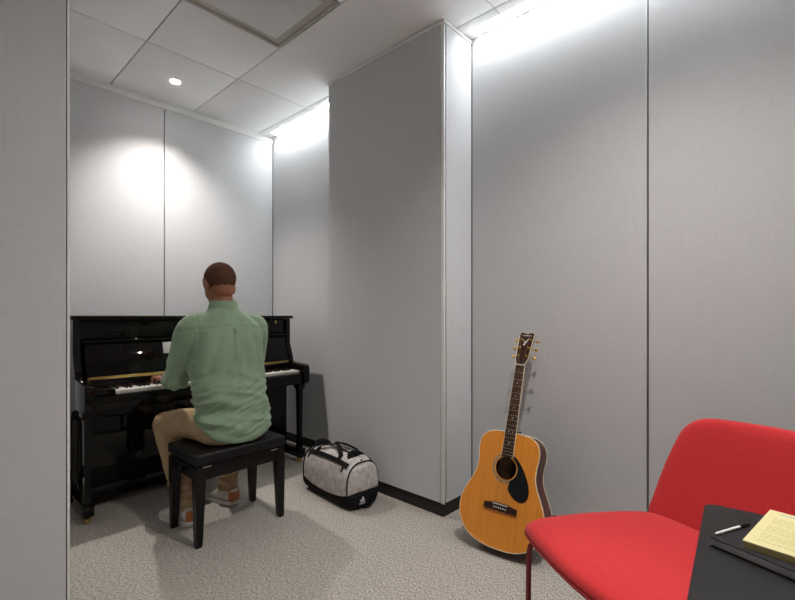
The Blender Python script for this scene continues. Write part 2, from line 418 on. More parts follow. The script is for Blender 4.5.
W(box('keybed', M['gloss'], XL+0.05, XRr-0.05, 2.90, 3.19, 0.630, 0.690, P, 0.004))
W(box('key_slip', M['gloss'], XL+0.05, XRr-0.05, 2.885, 2.905, 0.645, 0.712, P, 0.004))
KX0, KX1 = 0.783, 2.045
W(box('key_block', M['gloss'], XL+0.05, KX0-0.002, 2.925, 3.078, 0.690, 0.745, P, 0.004))
W(box('key_block', M['gloss'], KX1+0.001, XRr-0.05, 2.925, 3.078, 0.690, 0.745, P, 0.001))
kw = (KX1-KX0)/52
wk = None
for i in range(52):
    if wk is None:
        wk = box('white_key', M['ivory'], 0.0004, kw-0.0004, 0, 0.148, 0, 0.022, P, 0.0012)
        k = wk
    else:
        k = wk.copy(); COL.objects.link(k); k.parent = P
    k.location = Vector((KX0+i*kw, 2.928, 0.712)) - P.location
bk = None
for i in range(51):
    if (i % 7) in (0, 2, 3, 5, 6):   # A0 start: A#, C#, D#, F#, G#
        if bk is None:
            bm = bmesh.new(); box_into(bm, -0.0058, 0.0058, 0, 0.095, 0, 0.012, 0.002)
            bk = link('black_key', to_mesh(bm, 'black_key'), M['ebony'], P); k = bk
        else:
            k = bk.copy(); COL.objects.link(k); k.parent = P
        k.location = Vector((KX0+(i+1)*kw, 2.981, 0.733)) - P.location
W(box('lower_panel', M['gloss'], XL+0.036, XRr-0.036, 3.175, 3.19, 0.13, 0.63, P, 0.002))
W(box('plinth', M['gloss'], XL+0.034, XRr-0.034, 3.165, 3.20, 0.045, 0.13, P, 0.003))
for x in (XL+0.005, XRr-0.055):
    bm = bmesh.new()
    cx = x+0.025; cy = 2.965
    sec = [(0.625, 0.036), (0.60, 0.036), (0.585, 0.026), (0.57, 0.022), (0.20, 0.018), (0.11, 0.022)]
    rings = []
    for z, r in sec:
        rings.append([bm.verts.new((cx+sx*r*0.8, cy+sy*r, z)) for sx, sy in ((-1, -1), (1, -1), (1, 1), (-1, 1))])
    for i in range(len(rings)-1):
        for k in range(4): bm.faces.new((rings[i][k], rings[i][(k+1) % 4], rings[i+1][(k+1) % 4], rings[i+1][k]))
    bm.faces.new(rings[0]); bm.faces.new(rings[-1][::-1])
    W(link('leg', to_mesh(bm, 'leg', True, 25), M['gloss'], P))
    W(box('toe_block', M['gloss'], x-0.003, x+0.053, 2.92, 3.20, 0.045, 0.112, P, 0.005))
    for y in (2.965, 3.49):
        bm = bmesh.new()
        cyl_into(bm, (cx-0.011, y, 0.016), (cx+0.011, y, 0.016), 0.016, seg=20)
        box_into(bm, cx-0.018, cx+0.018, y-0.014, y+0.014, 0.036, 0.046 if y < 3.1 else 0.062, 0.002)
        box_into(bm, cx-0.018, cx-0.014, y-0.012, y+0.012, 0.014, 0.04, 0.001)
        box_into(bm, cx+0.014, cx+0.018, y-0.012, y+0.012, 0.014, 0.04, 0.001)
        W(link('caster', to_mesh(bm, 'caster'), M['brass'], P))
for dx in (-0.07, 0.0, 0.07):
    bm = bmesh.new()
    pp = catmull([(1.36+dx, 3.17, 0.06), (1.36+dx, 3.12, 0.058), (1.36+dx, 3.06, 0.05)], 5)
    tube_into(bm, pp, [(0.007, 0.005)]*3+[(0.010, 0.005)]*4+[(0.018, 0.005)]*4, 12)
    W(link('pedal', to_mesh(bm, 'pedal'), M['brass'], P))
bm = bmesh.new()   # small gold emblem on the upper panel
for pts in ([(0, 0), (0.009, 0.022), (0.003, 0.022), (-0.0005, 0.008)], [(0, 0), (-0.009, 0.022), (-0.003, 0.022), (0.0005, 0.008)], [(-0.010, 0.024), (0.010, 0.024), (0.006, 0.029), (-0.006, 0.029)]):
    prism_into(bm, [(1.975+p[0], 1.095+p[1]*1.0) for p in pts], 'y', 3.1535, 3.1552)
W(link('emblem', to_mesh(bm, 'emblem', False), M['brass'], P))
# thin curved white sheet against the fallboard, filling a pale patch
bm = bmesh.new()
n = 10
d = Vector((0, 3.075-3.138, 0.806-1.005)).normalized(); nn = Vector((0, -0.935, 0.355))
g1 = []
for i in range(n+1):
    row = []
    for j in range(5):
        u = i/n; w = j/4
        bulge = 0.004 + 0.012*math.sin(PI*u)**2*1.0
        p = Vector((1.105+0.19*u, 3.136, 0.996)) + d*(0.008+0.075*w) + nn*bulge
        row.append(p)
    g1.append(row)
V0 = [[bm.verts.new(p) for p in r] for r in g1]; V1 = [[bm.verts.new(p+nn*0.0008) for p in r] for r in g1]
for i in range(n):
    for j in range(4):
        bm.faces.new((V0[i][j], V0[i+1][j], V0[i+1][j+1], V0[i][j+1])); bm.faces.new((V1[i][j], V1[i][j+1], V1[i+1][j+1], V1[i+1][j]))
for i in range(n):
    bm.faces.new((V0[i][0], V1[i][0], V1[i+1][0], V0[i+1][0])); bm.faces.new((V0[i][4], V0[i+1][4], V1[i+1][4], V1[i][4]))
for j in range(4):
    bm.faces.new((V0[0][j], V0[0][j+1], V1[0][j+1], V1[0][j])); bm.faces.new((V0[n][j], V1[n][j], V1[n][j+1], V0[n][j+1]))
tag(link('white_sheet', to_mesh(bm, 'white_sheet'), M['paper']), 'small curved white sheet on the piano beside the left arm of the pianist', 'paper')

# ------------------------------------------------------------------ piano bench
B = empty('piano_bench', (1.2, 2.405, 0), 0, 'black piano bench with padded leather seat under the seated pianist', 'bench')
bx, by = 0.255, 0.175
bm = bmesh.new()
nx, ny = 24, 18
def cush(u, v):
    x = u*bx*1.03; y = v*by*1.05
    return Vector((x, y, 0))
box_into(bm, -bx-0.006, bx+0.006, -by-0.008, by+0.008, 0.412, 0.470, 0.014, 4)
me = to_mesh(bm, 'cushion')
o = link('seat_cushion', me, M['leather'], B)
boxes('cushion_board', M['satin'], [(-bx+0.01, bx-0.01, -by+0.01, by-0.01, 0.398, 0.413)], B)
boxes('apron', M['satin'], [(-bx+0.012, bx-0.012, -by+0.002, -by+0.022, 0.335, 0.400), (-bx+0.012, bx-0.012, by-0.022, by-0.002, 0.335, 0.400),
    (-bx+0.002, -bx+0.022, -by+0.02, by-0.02, 0.335, 0.400), (bx-0.022, bx-0.002, -by+0.02, by-0.02, 0.335, 0.400)], B, 0.003)
for sx in (-1, 1):
    for sy in (-1, 1):
        bm = bmesh.new(); rings = []
        cx, cy = sx*(bx-0.024), sy*(by-0.024)
        for z, r in ((0.398, 0.025), (0.33, 0.025), (0.02, 0.0165), (0.0, 0.014)):
            off = (0.025-r)
            rings.append([bm.verts.new((cx+sx*off*0.6+qx*r, cy+sy*off*0.6+qy*r, z)) for qx, qy in ((-1, -1), (1, -1), (1, 1), (-1, 1))])
        for i in range(3):
            for k in range(4): bm.faces.new((rings[i][k], rings[i][(k+1) % 4], rings[i+1][(k+1) % 4], rings[i+1][k]))
        bm.faces.new(rings[0]); bm.faces.new(rings[-1][::-1])
        link('leg', to_mesh(bm, 'leg', True, 25), M['satin'], B)
for sx in (-1, 1):
    bm = bmesh.new(); tube_into(bm, [(sx*(bx-0.002), -0.02, 0.372), (sx*(bx+0.012), -0.02, 0.372), (sx*(bx+0.014), -0.02, 0.372), (sx*(bx+0.03), -0.02, 0.372)], [0.007, 0.007, 0.018, 0.018], 16)
    link('height_knob', to_mesh(bm, 'height_knob'), M['satin'], B)
for x in (-0.20, 0.19):
    box('hinge_plate', M['steel'], x-0.022, x+0.022, -by-0.0005, -by+0.003, 0.398, 0.4035, B, 0.001)

# ------------------------------------------------------------------ seated pianist
person = empty('person', (1.2, 2.40, 0), 0, 'person with buzzed hair in a green shirt and khaki trousers seated playing the piano', 'person')
SX, SY = 1.155, 2.36       # shoulder centre
def caps_into(bm, pts, rad, seg=16, n=5):
    C = catmull([Vector(p) for p in pts], n)
    m = len(pts)
    R = []
    for i in range(len(C)):
        f = i/n; k = min(int(f), m-2); t = f-k
        a_, b_ = rad[k], rad[k+1]
        if not isinstance(a_, (tuple, list)): a_ = (a_, a_)
        if not isinstance(b_, (tuple, list)): b_ = (b_, b_)
        t = t*t*(3-2*t)
        R.append((a_[0]*(1-t)+b_[0]*t, a_[1]*(1-t)+b_[1]*t))
    tube_into(bm, C, R, seg)
    for p, r in ((C[0], R[0]), (C[-1], R[-1])):
        rr = min(r)
        ellipsoid_into(bm, p, (rr, rr, rr), seg=12)
def torso_into(bm, secs, seg=28):
    rings = []
    for (x, y, z, a_, b_) in secs:
        ring = []
        for k in range(seg):
            c, s = math.cos(2*PI*k/seg), math.sin(2*PI*k/seg)
            e = 0.82
            ring.append(bm.verts.new((x+a_*math.copysign(abs(c)**e, c), y+b_*math.copysign(abs(s)**e, s), z)))
        rings.append(ring)
    for i in range(len(rings)-1):
        for k in range(seg): bm.faces.new((rings[i][k], rings[i][(k+1) % seg], rings[i+1][(k+1) % seg], rings[i+1][k]))
    bm.faces.new(rings[0][::-1]); bm.faces.new(rings[-1])
def dense(secs, n=5):
    c = catmull([Vector(s[:3]) for s in secs], n); ab = catmull([Vector((s[3], s[4], 0)) for s in secs], n)
    return [(p.x, p.y, p.z, q.x, q.y) for p, q in zip(c, ab)]
shL, shR = (0.985, 2.37, 1.105), (1.335, 2.37, 1.105)
elL, elR = (0.972, 2.55, 0.812), (1.405, 2.53, 0.815)
wrL, wrR = (1.015, 2.800, 0.785), (1.345, 2.795, 0.785)
hipL, hipR = (1.12, 2.40, 0.545), (1.29, 2.40, 0.545)
knL, knR = (0.995, 2.765, 0.528), (1.385, 2.79, 0.500)
anL, anR = (1.030, 2.590, 0.095), (1.325, 2.66, 0.095)
HC = Vector((1.136, 2.385, 1.345))     # head centre
# --- body: one continuous figure
bm = bmesh.new()
torso_into(bm, dense([(1.205, 2.40, 0.48, 0.15, 0.10), (1.20, 2.395, 0.60, 0.15, 0.10), (1.19, 2.38, 0.75, 0.14, 0.095), (1.17, 2.365, 0.95, 0.165, 0.10), (1.16, 2.36, 1.09, 0.17, 0.09), (1.155, 2.36, 1.15, 0.12, 0.07), (1.15, 2.365, 1.19, 0.062, 0.058)]))
caps_into(bm, [(1.153, 2.35, 1.15), (1.15, 2.365, 1.23), (HC.x, HC.y-0.005, 1.30)], [0.062, 0.058, 0.058])
for sh, el, wr in ((shL, elL, wrL), (shR, elR, wrR)):
    mid = (Vector(sh)+Vector(el))/2
    caps_into(bm, [sh, mid, el], [0.052, 0.048, 0.040]); fm = Vector(el).lerp(Vector(wr), 0.4)
    caps_into(bm, [el, fm, wr], [0.040, 0.042, 0.027])
for hp, kn, an in ((hipL, knL, anL), (hipR, knR, anR)):
    caps_into(bm, [hp, kn], [0.080, 0.055])
    caps_into(bm, [kn, Vector(kn).lerp(Vector(an), 0.35)+Vector((0, -0.012, 0)), an], [0.053, 0.055, 0.036])
    f = (Vector(kn)-Vector(an)); f.z = 0
    toe = Vector((1.003, 2.69, 0.035)) if hp is hipL else Vector((1.293, 2.775, 0.035))
    caps_into(bm, [Vector(an)+Vector((0, -0.02, -0.045)), (toe.x, toe.y, 0.035)], [0.026, 0.024])
# hands
def hand(wr, side):
    wr = Vector(wr); fwd = Vector((0.05*side*-1*-1, 1, 0)).normalized(); rt = Vector((fwd.y, -fwd.x, 0))
    c = wr + fwd*0.055 + Vector((0, 0, 0.0))
    caps_into(bm, [wr, wr+fwd*0.03, wr+fwd*0.085], [(0.027, 0.019), (0.036, 0.017), (0.042, 0.014)], 16, 4)
    for k, (off, ln) in enumerate(((-0.031, 0.062), (-0.0105, 0.076), (0.0105, 0.080), (0.031, 0.070))):
        if side < 0: off = off
        ln2 = ln if side > 0 else (0.062, 0.076, 0.080, 0.070)[k]
        off_ = off*side*-1
        b0 = wr + fwd*0.075 + rt*off_
        b1 = b0 + fwd*ln2*0.42 + rt*off_*0.25 + Vector((0, 0, 0.010))
        b2 = b1 + fwd*ln2*0.33 + rt*off_*0.12 + Vector((0, 0, -0.012))
        b3 = b2 + fwd*ln2*0.16 + Vector((0, 0, -0.024))
        caps_into(bm, [b0, b1, b2, b3], [0.0105, 0.0098, 0.0090, 0.0078], 12, 3)
    s = -side   # thumb on the inner side
    b0 = wr + fwd*0.025 - rt*side*(-1)*-0.0 + rt*(0.022*(-side)*-1)
    b1 = b0 + fwd*0.032 + rt*0.026*side + Vector((0, 0, -0.006))
    b2 = b1 + fwd*0.028 + rt*0.010*side + Vector((0, 0, -0.010))
    caps_into(bm, [wr+fwd*0.012+rt*0.012*side, b1, b2], [0.014, 0.0115, 0.009], 12, 3)
hand(wrL, 1); hand(wrR, -1)
# head
hr = Matrix.Rotation(0.14, 3, 'Z') @ Matrix.Rotation(-0.12, 3, 'X')
def HP(x, y, z): return HC + hr @ Vector((x, y, z))
ellipsoid_into(bm, HP(0, -0.012, 0.025), (0.077, 0.094, 0.088), hr, 28)
ellipsoid_into(bm, HP(0, 0.020, 0.010), (0.070, 0.078, 0.085), hr, 24)
ellipsoid_into(bm, HP(0, 0.030, -0.045), (0.058, 0.062, 0.062), hr, 24)
ellipsoid_into(bm, HP(0, 0.062, -0.090), (0.028, 0.025, 0.020), hr, 16)
ellipsoid_into(bm, HP(0, -0.03, -0.03), (0.064, 0.060, 0.062), hr, 24)
caps_into(bm, [HP(0, 0.092, 0.018), HP(0, 0.108, -0.015), HP(0, 0.112, -0.028)], [0.009, 0.012, 0.014], 12, 3)
for s in (-1, 1):
    ellipsoid_into(bm, HP(s*0.012, 0.100, -0.030), (0.010, 0.010, 0.008), hr, 12)
    ellipsoid_into(bm, HP(s*0.030, 0.082, 0.030), (0.020, 0.014, 0.008), hr, 12)
    er = hr @ Matrix.Rotation(s*0.45, 3, 'Z')
    ellipsoid_into(bm, HP(s*0.080, -0.008, -0.028), (0.008, 0.019, 0.033), er, 16)
    ellipsoid_into(bm, HP(s*0.078, -0.003, -0.050), (0.008, 0.010, 0.013), er, 12)
ellipsoid_into(bm, HP(0, 0.092, -0.055), (0.024, 0.011, 0.006), hr, 14)
ellipsoid_into(bm, HP(0, 0.090, -0.066), (0.020, 0.011, 0.007), hr, 14)
body_me = remeshed(bm, 'body', 0.0045, 4, 0.5)
body = link('body', body_me, M['skin'], person)
off = Vector(person.location)
for v in body_me.vertices: v.co -= off
# hair: shell over the skull
bm = bmesh.new(); bm.from_mesh(body_me); bm.normal_update()
inv = hr.inverted()
def inhair(w):
    q = inv @ (w + off - HC)
    if q.length > 0.15 or abs(q.x) > 0.0815 and q.z < 0.03: return False
    if q.z < -0.055: return False
    line = -0.026 if q.y < -0.03 else (-0.026 + (q.y+0.03)*1.03 if q.y < 0.03 else 0.036 + (q.y-0.03)*0.6)
    line += 0.006*noise.noise(q*90) + 0.004*noise.noise(q*300)
    return q.z > line and q.y < 0.072
kill = [f for f in bm.faces if not all(inhair(v.co) for v in f.verts)]
bmesh.ops.delete(bm, geom=kill, context='FACES')
for v in bm.verts: v.co += v.normal*0.0022
for f in bm.faces: f.material_index = 0
me = to_mesh(bm, 'hair'); me.materials.clear()
link('hair', me, M['hair'], person)
# eyes
for s in (-1, 1):
    bm = bmesh.new(); ellipsoid_into(bm, HP(s*0.030, 0.083, 0.010), (0.0125, 0.0125, 0.0095), hr, 16)
    e = W(link('eye', to_mesh(bm, 'eye'), M['white'], person))
    bm = bmesh.new(); ellipsoid_into(bm, HP(s*0.030, 0.0945, 0.008), (0.005, 0.0025, 0.005), hr, 12)
    q = link('iris', to_mesh(bm, 'iris'), M['dark'], e); W(q)
# --- shirt
bm = bmesh.new()
torso_into(bm, dense([(1.206, 2.360, 0.485, 0.192, 0.135), (1.205, 2.358, 0.52, 0.205, 0.145), (1.201, 2.360, 0.62, 0.203, 0.142), (1.192, 2.363, 0.74, 0.202, 0.134), (1.174, 2.362, 0.88, 0.202, 0.132), (1.168, 2.355, 1.00, 0.200, 0.128), (1.160, 2.355, 1.09, 0.198, 0.115), (1.157, 2.357, 1.14, 0.165, 0.095), (1.153, 2.36, 1.185, 0.105, 0.078), (1.152, 2.362, 1.215, 0.070, 0.068)]), 32)
for sh, el, wr, s in ((shL, elL, wrL, -1), (shR, elR, wrR, 1)):
    a0 = Vector((SX+s*0.12, 2.36, 1.125)); e1 = Vector(el); w1 = Vector(el).lerp(Vector(wr), 0.48)
    caps_into(bm, [a0, Vector(sh)+Vector((s*0.010, 0, -0.012)), Vector(sh).lerp(e1, 0.5)+Vector((s*0.012, -0.01, 0)), e1+Vector((s*0.006, -0.008, -0.005))], [0.062, 0.070, 0.067, 0.060])
    caps_into(bm, [e1+Vector((0, 0, -0.005)), w1], [0.060, 0.052])
me = remeshed(bm, 'shirt', 0.0065, 6, 0.6)
def folds(p, n):
    x, y, z = p
    d = 0.0
    # irregular slouch folds around the waist
    w = max(0.0, min(1.0, (0.90-z)/0.20)) * max(0.25, min(1.0, (z-0.46)/0.10))
    for k_, (fx, fz, sl, am) in enumerate(((3.5, 15.0, 0.30, 0.019), (5.0, 24.0, -0.45, 0.012))):
        nv = noise.noise(Vector((x*fx+k_*9.1, y*fx*0.8, (z+sl*(x-1.2))*fz)))
        d += w*am*(0.55-abs(nv)*2.2)
    # long soft folds over the back
    v = max(0.0, min(1.0, (z-0.76)/0.14)) * max(0.0, min(1.0, (1.11-z)/0.08))
    ph2 = (x + 0.28*(z-0.95)*(1 if x > 1.17 else -1) + 0.03*noise.noise(Vector((x*4, y*4, z*3))))*2*PI/0.082
    if n.y < 0.2: d += v*0.0045*math.sin(ph2)*(0.6+0.8*noise.noise(Vector((x*5, 1, z*5))))
    # box pleat from the yoke
    if n.y < -0.3 and z < 1.10:
        k = max(0.0, min(1.0, (z-0.84)/0.2))
        for c_, s_ in ((-0.014, -1), (0.014, -1)):
            d += -0.0045*k*math.exp(-((x-1.158-c_)/0.006)**2)
        d += 0.003*k*math.exp(-((x-1.158)/0.010)**2)
    # yoke seam
    ys = 1.108 - 0.35*(x-1.158)**2
    if n.y < 0.1: d += -0.0035*math.exp(-((z-ys)/0.0045)**2)
    # sleeve creases near elbows
    for e in (elL, elR):
        r = (p-Vector(e)).length
        if r < 0.17: d += 0.0045*math.sin((z+0.5*y)*2*PI/0.045 + 3*noise.noise(p*9))*(1-r/0.17)
    d += 0.0022*noise.noise(p*22) + 0.007*noise.noise(Vector((x*9,y*6,z*5)))
    # armhole seams
    for s in (-1, 1):
        xs_ = SX+s*0.172
        if z > 0.93: d += -0.0028*math.exp(-((x-xs_-s*0.05*max(0, 1.08-z))/0.005)**2)
    return d
displace(me, folds)
for v in me.vertices:            # curved shirt tail
    hx = (v.co.x-1.212)/0.2
    if v.co.z < 0.62:
        k_ = (min(1.0, abs(hx))**2*0.035 + (max(0.0, (v.co.y-2.26)/0.24)*0.15 if hx < -0.2 else max(0.0, (v.co.y-2.30)/0.2)*0.05))
        v.co.z += k_ * min(1.0, (0.62-v.co.z)/0.12)
for v in me.vertices: v.co -= off
shirt = link('shirt', me, M['shirt'], person)
# collar and cuffs
bm = bmesh.new()
NC = 40; ringsC = []
for i, (dz, r, zz) in enumerate(((0, 1.02, 1.198), (1, 0.97, 1.232), (2, 0.95, 1.247), (3, 1.00, 1.248), (4, 1.08, 1.232), (5, 1.18, 1.208), (6, 1.19, 1.200), (7, 1.12, 1.202))):
    ring = []
    for k in range(NC):
        a_ = 2*PI*k/NC; sn = math.sin(a_)
        drop = 0.030*max(0, sn)**2
        ring.append(bm.verts.new((1.151+0.068*r*math.cos(a_), 2.366+0.069*r*sn, zz-drop)))
    ringsC.append(ring)
for i in range(len(ringsC)-1):
    for k in range(NC): bm.faces.new((ringsC[i][k], ringsC[i][(k+1) % NC], ringsC[i+1][(k+1) % NC], ringsC[i+1][k]))
for k in range(NC): bm.faces.new((ringsC[-1][k], ringsC[-1][(k+1) % NC], ringsC[0][(k+1) % NC], ringsC[0][k]))
W(link('collar', to_mesh(bm, 'collar'), M['shirt'], shirt))
for el, wr in ((elL, wrL), (elR, wrR)):
    c0 = Vector(el).lerp(Vector(wr), 0.44); c1 = Vector(el).lerp(Vector(wr), 0.60)
    bm = bmesh.new(); tube_into(bm, [c0, c0.lerp(c1, .1), c0.lerp(c1, .9), c1], [0.050, 0.055, 0.053, 0.046], 28)
    W(link('cuff', to_mesh(bm, 'cuff'), M['shirt'], shirt))
bm = bmesh.new(); tube_into(bm, [(1.158, 2.236, 1.105), (1.158, 2.229, 1.095), (1.158, 2.229, 1.070), (1.158, 2.236, 1.062)], [(0.005, 0.002)]*4, 8)
W(link('locker_loop', to_mesh(bm, 'locker_loop'), M['shirt'], shirt))
# --- trousers
bm = bmesh.new()
torso_into(bm, dense([(1.205, 2.385, 0.475, 0.155, 0.115), (1.205, 2.385, 0.50, 0.185, 0.135), (1.205, 2.39, 0.56, 0.182, 0.130), (1.205, 2.39, 0.64, 0.165, 0.115)]), 28)
for hp, kn, an, s in ((hipL, knL, anL, -1), (hipR, knR, anR, 1)):
    h1 = Vector(hp)+Vector((s*0.0, 0, 0)); k1 = Vector(kn); a1 = Vector(an)
    caps_into(bm, [h1, h1.lerp(k1, 0.5)+Vector((0, 0, 0.018)), k1], [(0.098, 0.088), (0.090, 0.084), (0.073, 0.072)], 20)
    top = k1; bot = Vector((a1.x, a1.y, 0.108))
    caps_into(bm, [top, top.lerp(bot, 0.5)+Vector((0, -0.012, 0))], [0.068, 0.066], 20)
    tube_into(bm, [top.lerp(bot, 0.45)+Vector((0, -0.012, 0)), top.lerp(bot, 0.8)+Vector((0, -0.006, 0)), bot, bot+Vector((0, 0, -0.025))], [0.066, 0.060, 0.058, 0.060], 20)
me = remeshed(bm, 'trousers', 0.0065, 5, 0.6)
def pfold(p, n):
    d = 0.003*noise.noise(p*12) + 0.002*noise.noise(p*28)
    for kn in (knL, knR):
        r = (p-Vector(kn)).length
        if r < 0.16: d += 0.0045*(1-r/0.16)*math.sin((p.z*0.8+p.y*0.7)*2*PI/0.035+2*noise.noise(p*8))
    if p.z < 0.24: d += 0.0035*math.sin(p.z*2*PI/0.04+3*noise.noise(p*10))
    return d
displace(me, pfold)
for v in me.vertices:
    if v.co.z < 0.4715 and v.co.z > 0.40 and v.co.y < 2.60: v.co.z = 0.4715
for v in me.vertices: v.co -= off
link('trousers', me, M['pants'], person)
# --- shoes
def shoe(heel, toe):
    heel = Vector(heel); toe = Vector(toe); ax = (toe-heel).normalized(); Ls = (toe-heel).length
    bm = bmesh.new()
    secs = [(0.0, 0.022, 0.070), (0.04, 0.033, 0.090), (0.16, 0.040, 0.095), (0.32, 0.041, 0.094), (0.45, 0.043, 0.083), (0.62, 0.048, 0.064), (0.80, 0.048, 0.048), (0.93, 0.038, 0.040), (1.0, 0.018, 0.030)]
    rt = Vector((ax.y, -ax.x, 0)); rings = []
    cs = catmull([Vector(s) for s in secs], 4)
    for s in cs:
        ring = []
        for k in range(20):
            a_ = 2*PI*k/20; c, sn = math.cos(a_), math.sin(a_)
            ring.append(bm.verts.new(heel + ax*Ls*s.x + rt*s.y*math.copysign(abs(c)**0.7, c) + Vector((0, 0, 0.018+(s.z-0.018)*0.5*(1+math.copysign(abs(sn)**0.8, sn))))))
        rings.append(ring)
    for i in range(len(rings)-1):
        for k in range(20): bm.faces.new((rings[i][k], rings[i][(k+1) % 20], rings[i+1][(k+1) % 20], rings[i+1][k]))
    bm.faces.new(rings[0][::-1]); bm.faces.new(rings[-1])
    sh = W(link('shoe', to_mesh(bm, 'shoe', True, 80), M['shoe'], person))
    bm = bmesh.new(); outl = []
    for s in cs: outl.append(heel+ax*Ls*(s.x*1.02-0.01)+rt*(s.y+0.003))
    for s in cs[::-1]: outl.append(heel+ax*Ls*(s.x*1.02-0.01)-rt*(s.y+0.003))
    prism_into(bm, [(p.x, p.y) for p in outl], 'z', 0.001, 0.026, 0.003)
    q = link('sole', to_mesh(bm, 'sole'), M['sole'], sh); W(q)
    bm = bmesh.new()   # heel tab
    rows = []
    for z in (0.028, 0.045, 0.065, 0.084):
        row = []
        for k in range(9):
            a_ = PI*(0.5+ (k-4)/8*0.80) ; wz = 1.0 if z < 0.08 else 0.9
            r0 = 0.0415*wz
            row.append(heel + ax*(0.026 - math.sin(a_)*0.0375*wz) + rt*math.cos(a_)*r0 + Vector((0, 0, z)))
        rows.append(row)
    A = [[bm.verts.new(p) for p in r] for r in rows]
    Bv = [[bm.verts.new(p+ax*0.006) for p in r] for r in rows]
    for i in range(3):
        for k in range(8):
            bm.faces.new((A[i][k], A[i][k+1], A[i+1][k+1], A[i+1][k])); bm.faces.new((Bv[i][k], Bv[i+1][k], Bv[i+1][k+1], Bv[i][k+1]))
    for k in range(8):
        bm.faces.new((A[0][k], Bv[0][k], Bv[0][k+1], A[0][k+1])); bm.faces.new((A[3][k], A[3][k+1], Bv[3][k+1], Bv[3][k]))
    for i in range(3):
        bm.faces.new((A[i][0], A[i+1][0], Bv[i+1][0], Bv[i][0])); bm.faces.new((A[i][8], Bv[i][8], Bv[i+1][8], A[i+1][8]))
    q = link('heel_tab', to_mesh(bm, 'heel_tab'), M['tan'], sh); q['label'] = 'tan leather heel tab'; W(q)
    for f in (0.45, 0.52, 0.59):
        c = heel+ax*Ls*f; z = 0.080-(f-0.45)*0.14
        bm = bmesh.new(); tube_into(bm, [c-rt*0.020+Vector((0, 0, z-0.010)), c+Vector((0, 0, z)), c+rt*0.020+Vector((0, 0, z-0.010))], [(0.003, 0.0015)]*3, 8)
        q = link('lace', to_mesh(bm, 'lace'), M['white'], sh); W(q)
    return sh
shoe((1.052, 2.505, 0), (0.982, 2.765, 0))
shoe((1.338, 2.585, 0), (1.275, 2.86, 0))

# ------------------------------------------------------------------ duffel bag
D = empty('duffel_bag', (1.866, 2.228, 0), -0.08, 'pale grey sports duffel bag with black straps and base on the carpet', 'bag')
DL, DW, DH = 0.248, 0.126, 0.300
def bagS(s, th):
    """s in [-1,1] along length (local y), th angle: 0 = +x side at base, pi/2 top"""
    c, sn = math.cos(th), math.sin(th)
    e = 0.62
    k = (1-abs(s)**5*0.06)
    x = DW*math.copysign(abs(c)**e, c)*k
    zc = DH*0.46
    up = DH-zc
    z = zc + (up if sn > 0 else zc)*math.copysign(abs(sn)**(0.80 if sn > 0 else 0.5), sn)*(k if sn > 0 else 1)
    z -= 0.018*(s)**2*max(0, sn)
    x *= (1-0.16*max(0, (z-zc)/up)**2)
    return Vector((x, s*DL, max(0.002, z)))
def bagN(s, th):
    a_ = bagS(s, th+0.02)-bagS(s, th-0.02); n = a_.cross(Vector((0, 1, 0))).normalized()
    if n.dot(Vector((math.cos(th), 0, math.sin(th)))) < 0: n = -n
    return n
ZS = 0.088
def split_at(s):  # base line, higher at the ends
    return ZS*(0.72+0.38*abs(s)**2)
NS, NT = 48, 80
def bag_mesh(upper):
    bm = bmesh.new(); grid = []
    for i in range(NS+1):
        s = -1+2*i/NS
        # find theta where z = split on both sides
        ths = []
        for side in (0, 1):
            lo, hi = -PI/2, PI/2
            for _ in range(30):
                md = (lo+hi)/2
                if bagS(s, md).z < split_at(s): lo = md
                else: hi = md
            ths.append((lo+hi)/2)
        t0, t1 = ths[0], PI-ths[0]
        if not upper: t0, t1 = PI-ths[0], 2*PI+ths[0]
        row = []
        for j in range(NT+1):
            th = t0+(t1-t0)*j/NT; p = bagS(s, th); n = bagN(s, th)
            if upper:
                f = 0.5-0.5*math.cos(2*PI*j/NT)
                q = Vector((p.x*9, p.y*9, p.z*9))
                d = f*(0.010*noise.noise(q) + 0.0065*math.sin((p.y*0.8+p.z)*60+5*noise.noise(q*0.6))*abs(noise.noise(q*0.7+Vector((3, 1, 2))))*1.6)
                p = p+n*d
            else: p = p+n*0.002
            row.append(bm.verts.new(p))
        grid.append(row)
    for i in range(NS):
        for j in range(NT): bm.faces.new((grid[i][j], grid[i+1][j], grid[i+1][j+1], grid[i][j+1]))
    for row, sg in ((grid[0], -1), (grid[-1], 1)):     # bulged end panels
        ctr = sum((v.co for v in row), Vector())/len(row)
        prev = row
        for r_, b_ in ((0.93, 0.008), (0.8, 0.014), (0.55, 0.019), (0.25, 0.021)):
            nr = [bm.verts.new(ctr+(v.co-ctr)*r_+Vector((0, sg*b_, 0))) for v in row]
            for j in range(NT): bm.faces.new((prev[j], prev[j+1], nr[j+1], nr[j]))
            bm.faces.new((prev[NT], prev[0], nr[0], nr[NT]))
            prev = nr
        bm.faces.new(prev)
    for i in range(NS): bm.faces.new((grid[i][0], grid[i][NT], grid[i+1][NT], grid[i+1][0]))
    return to_mesh(bm, 'bag_body', True, 60)
link('bag_body', bag_mesh(True), M['bagfab'], D)
link('bag_base', bag_mesh(False), M['webbing'], D)
def on(s, th, d=0.004): return bagS(s, th)+bagN(s, th)*d
def strap(name, path, w, th_=0.003, d=0.004):
    bm = bmesh.new()
    pts = [on(s, t, d) for s, t in path]; nr = [bagN(s, t) for s, t in path]
    ribbon_into(bm, pts, nr, w, th_)
    return link(name, to_mesh(bm, name, True, 30), M['webbing'], D)
for sg in (-0.985, 0.985):       # piping round both ends
    bm = bmesh.new(); tube_into(bm, [on(sg, t*PI/40, 0.001) for t in range(-5, 46)], 0.0048, 8)
    link('piping', to_mesh(bm, 'piping'), M['webbing'], D)
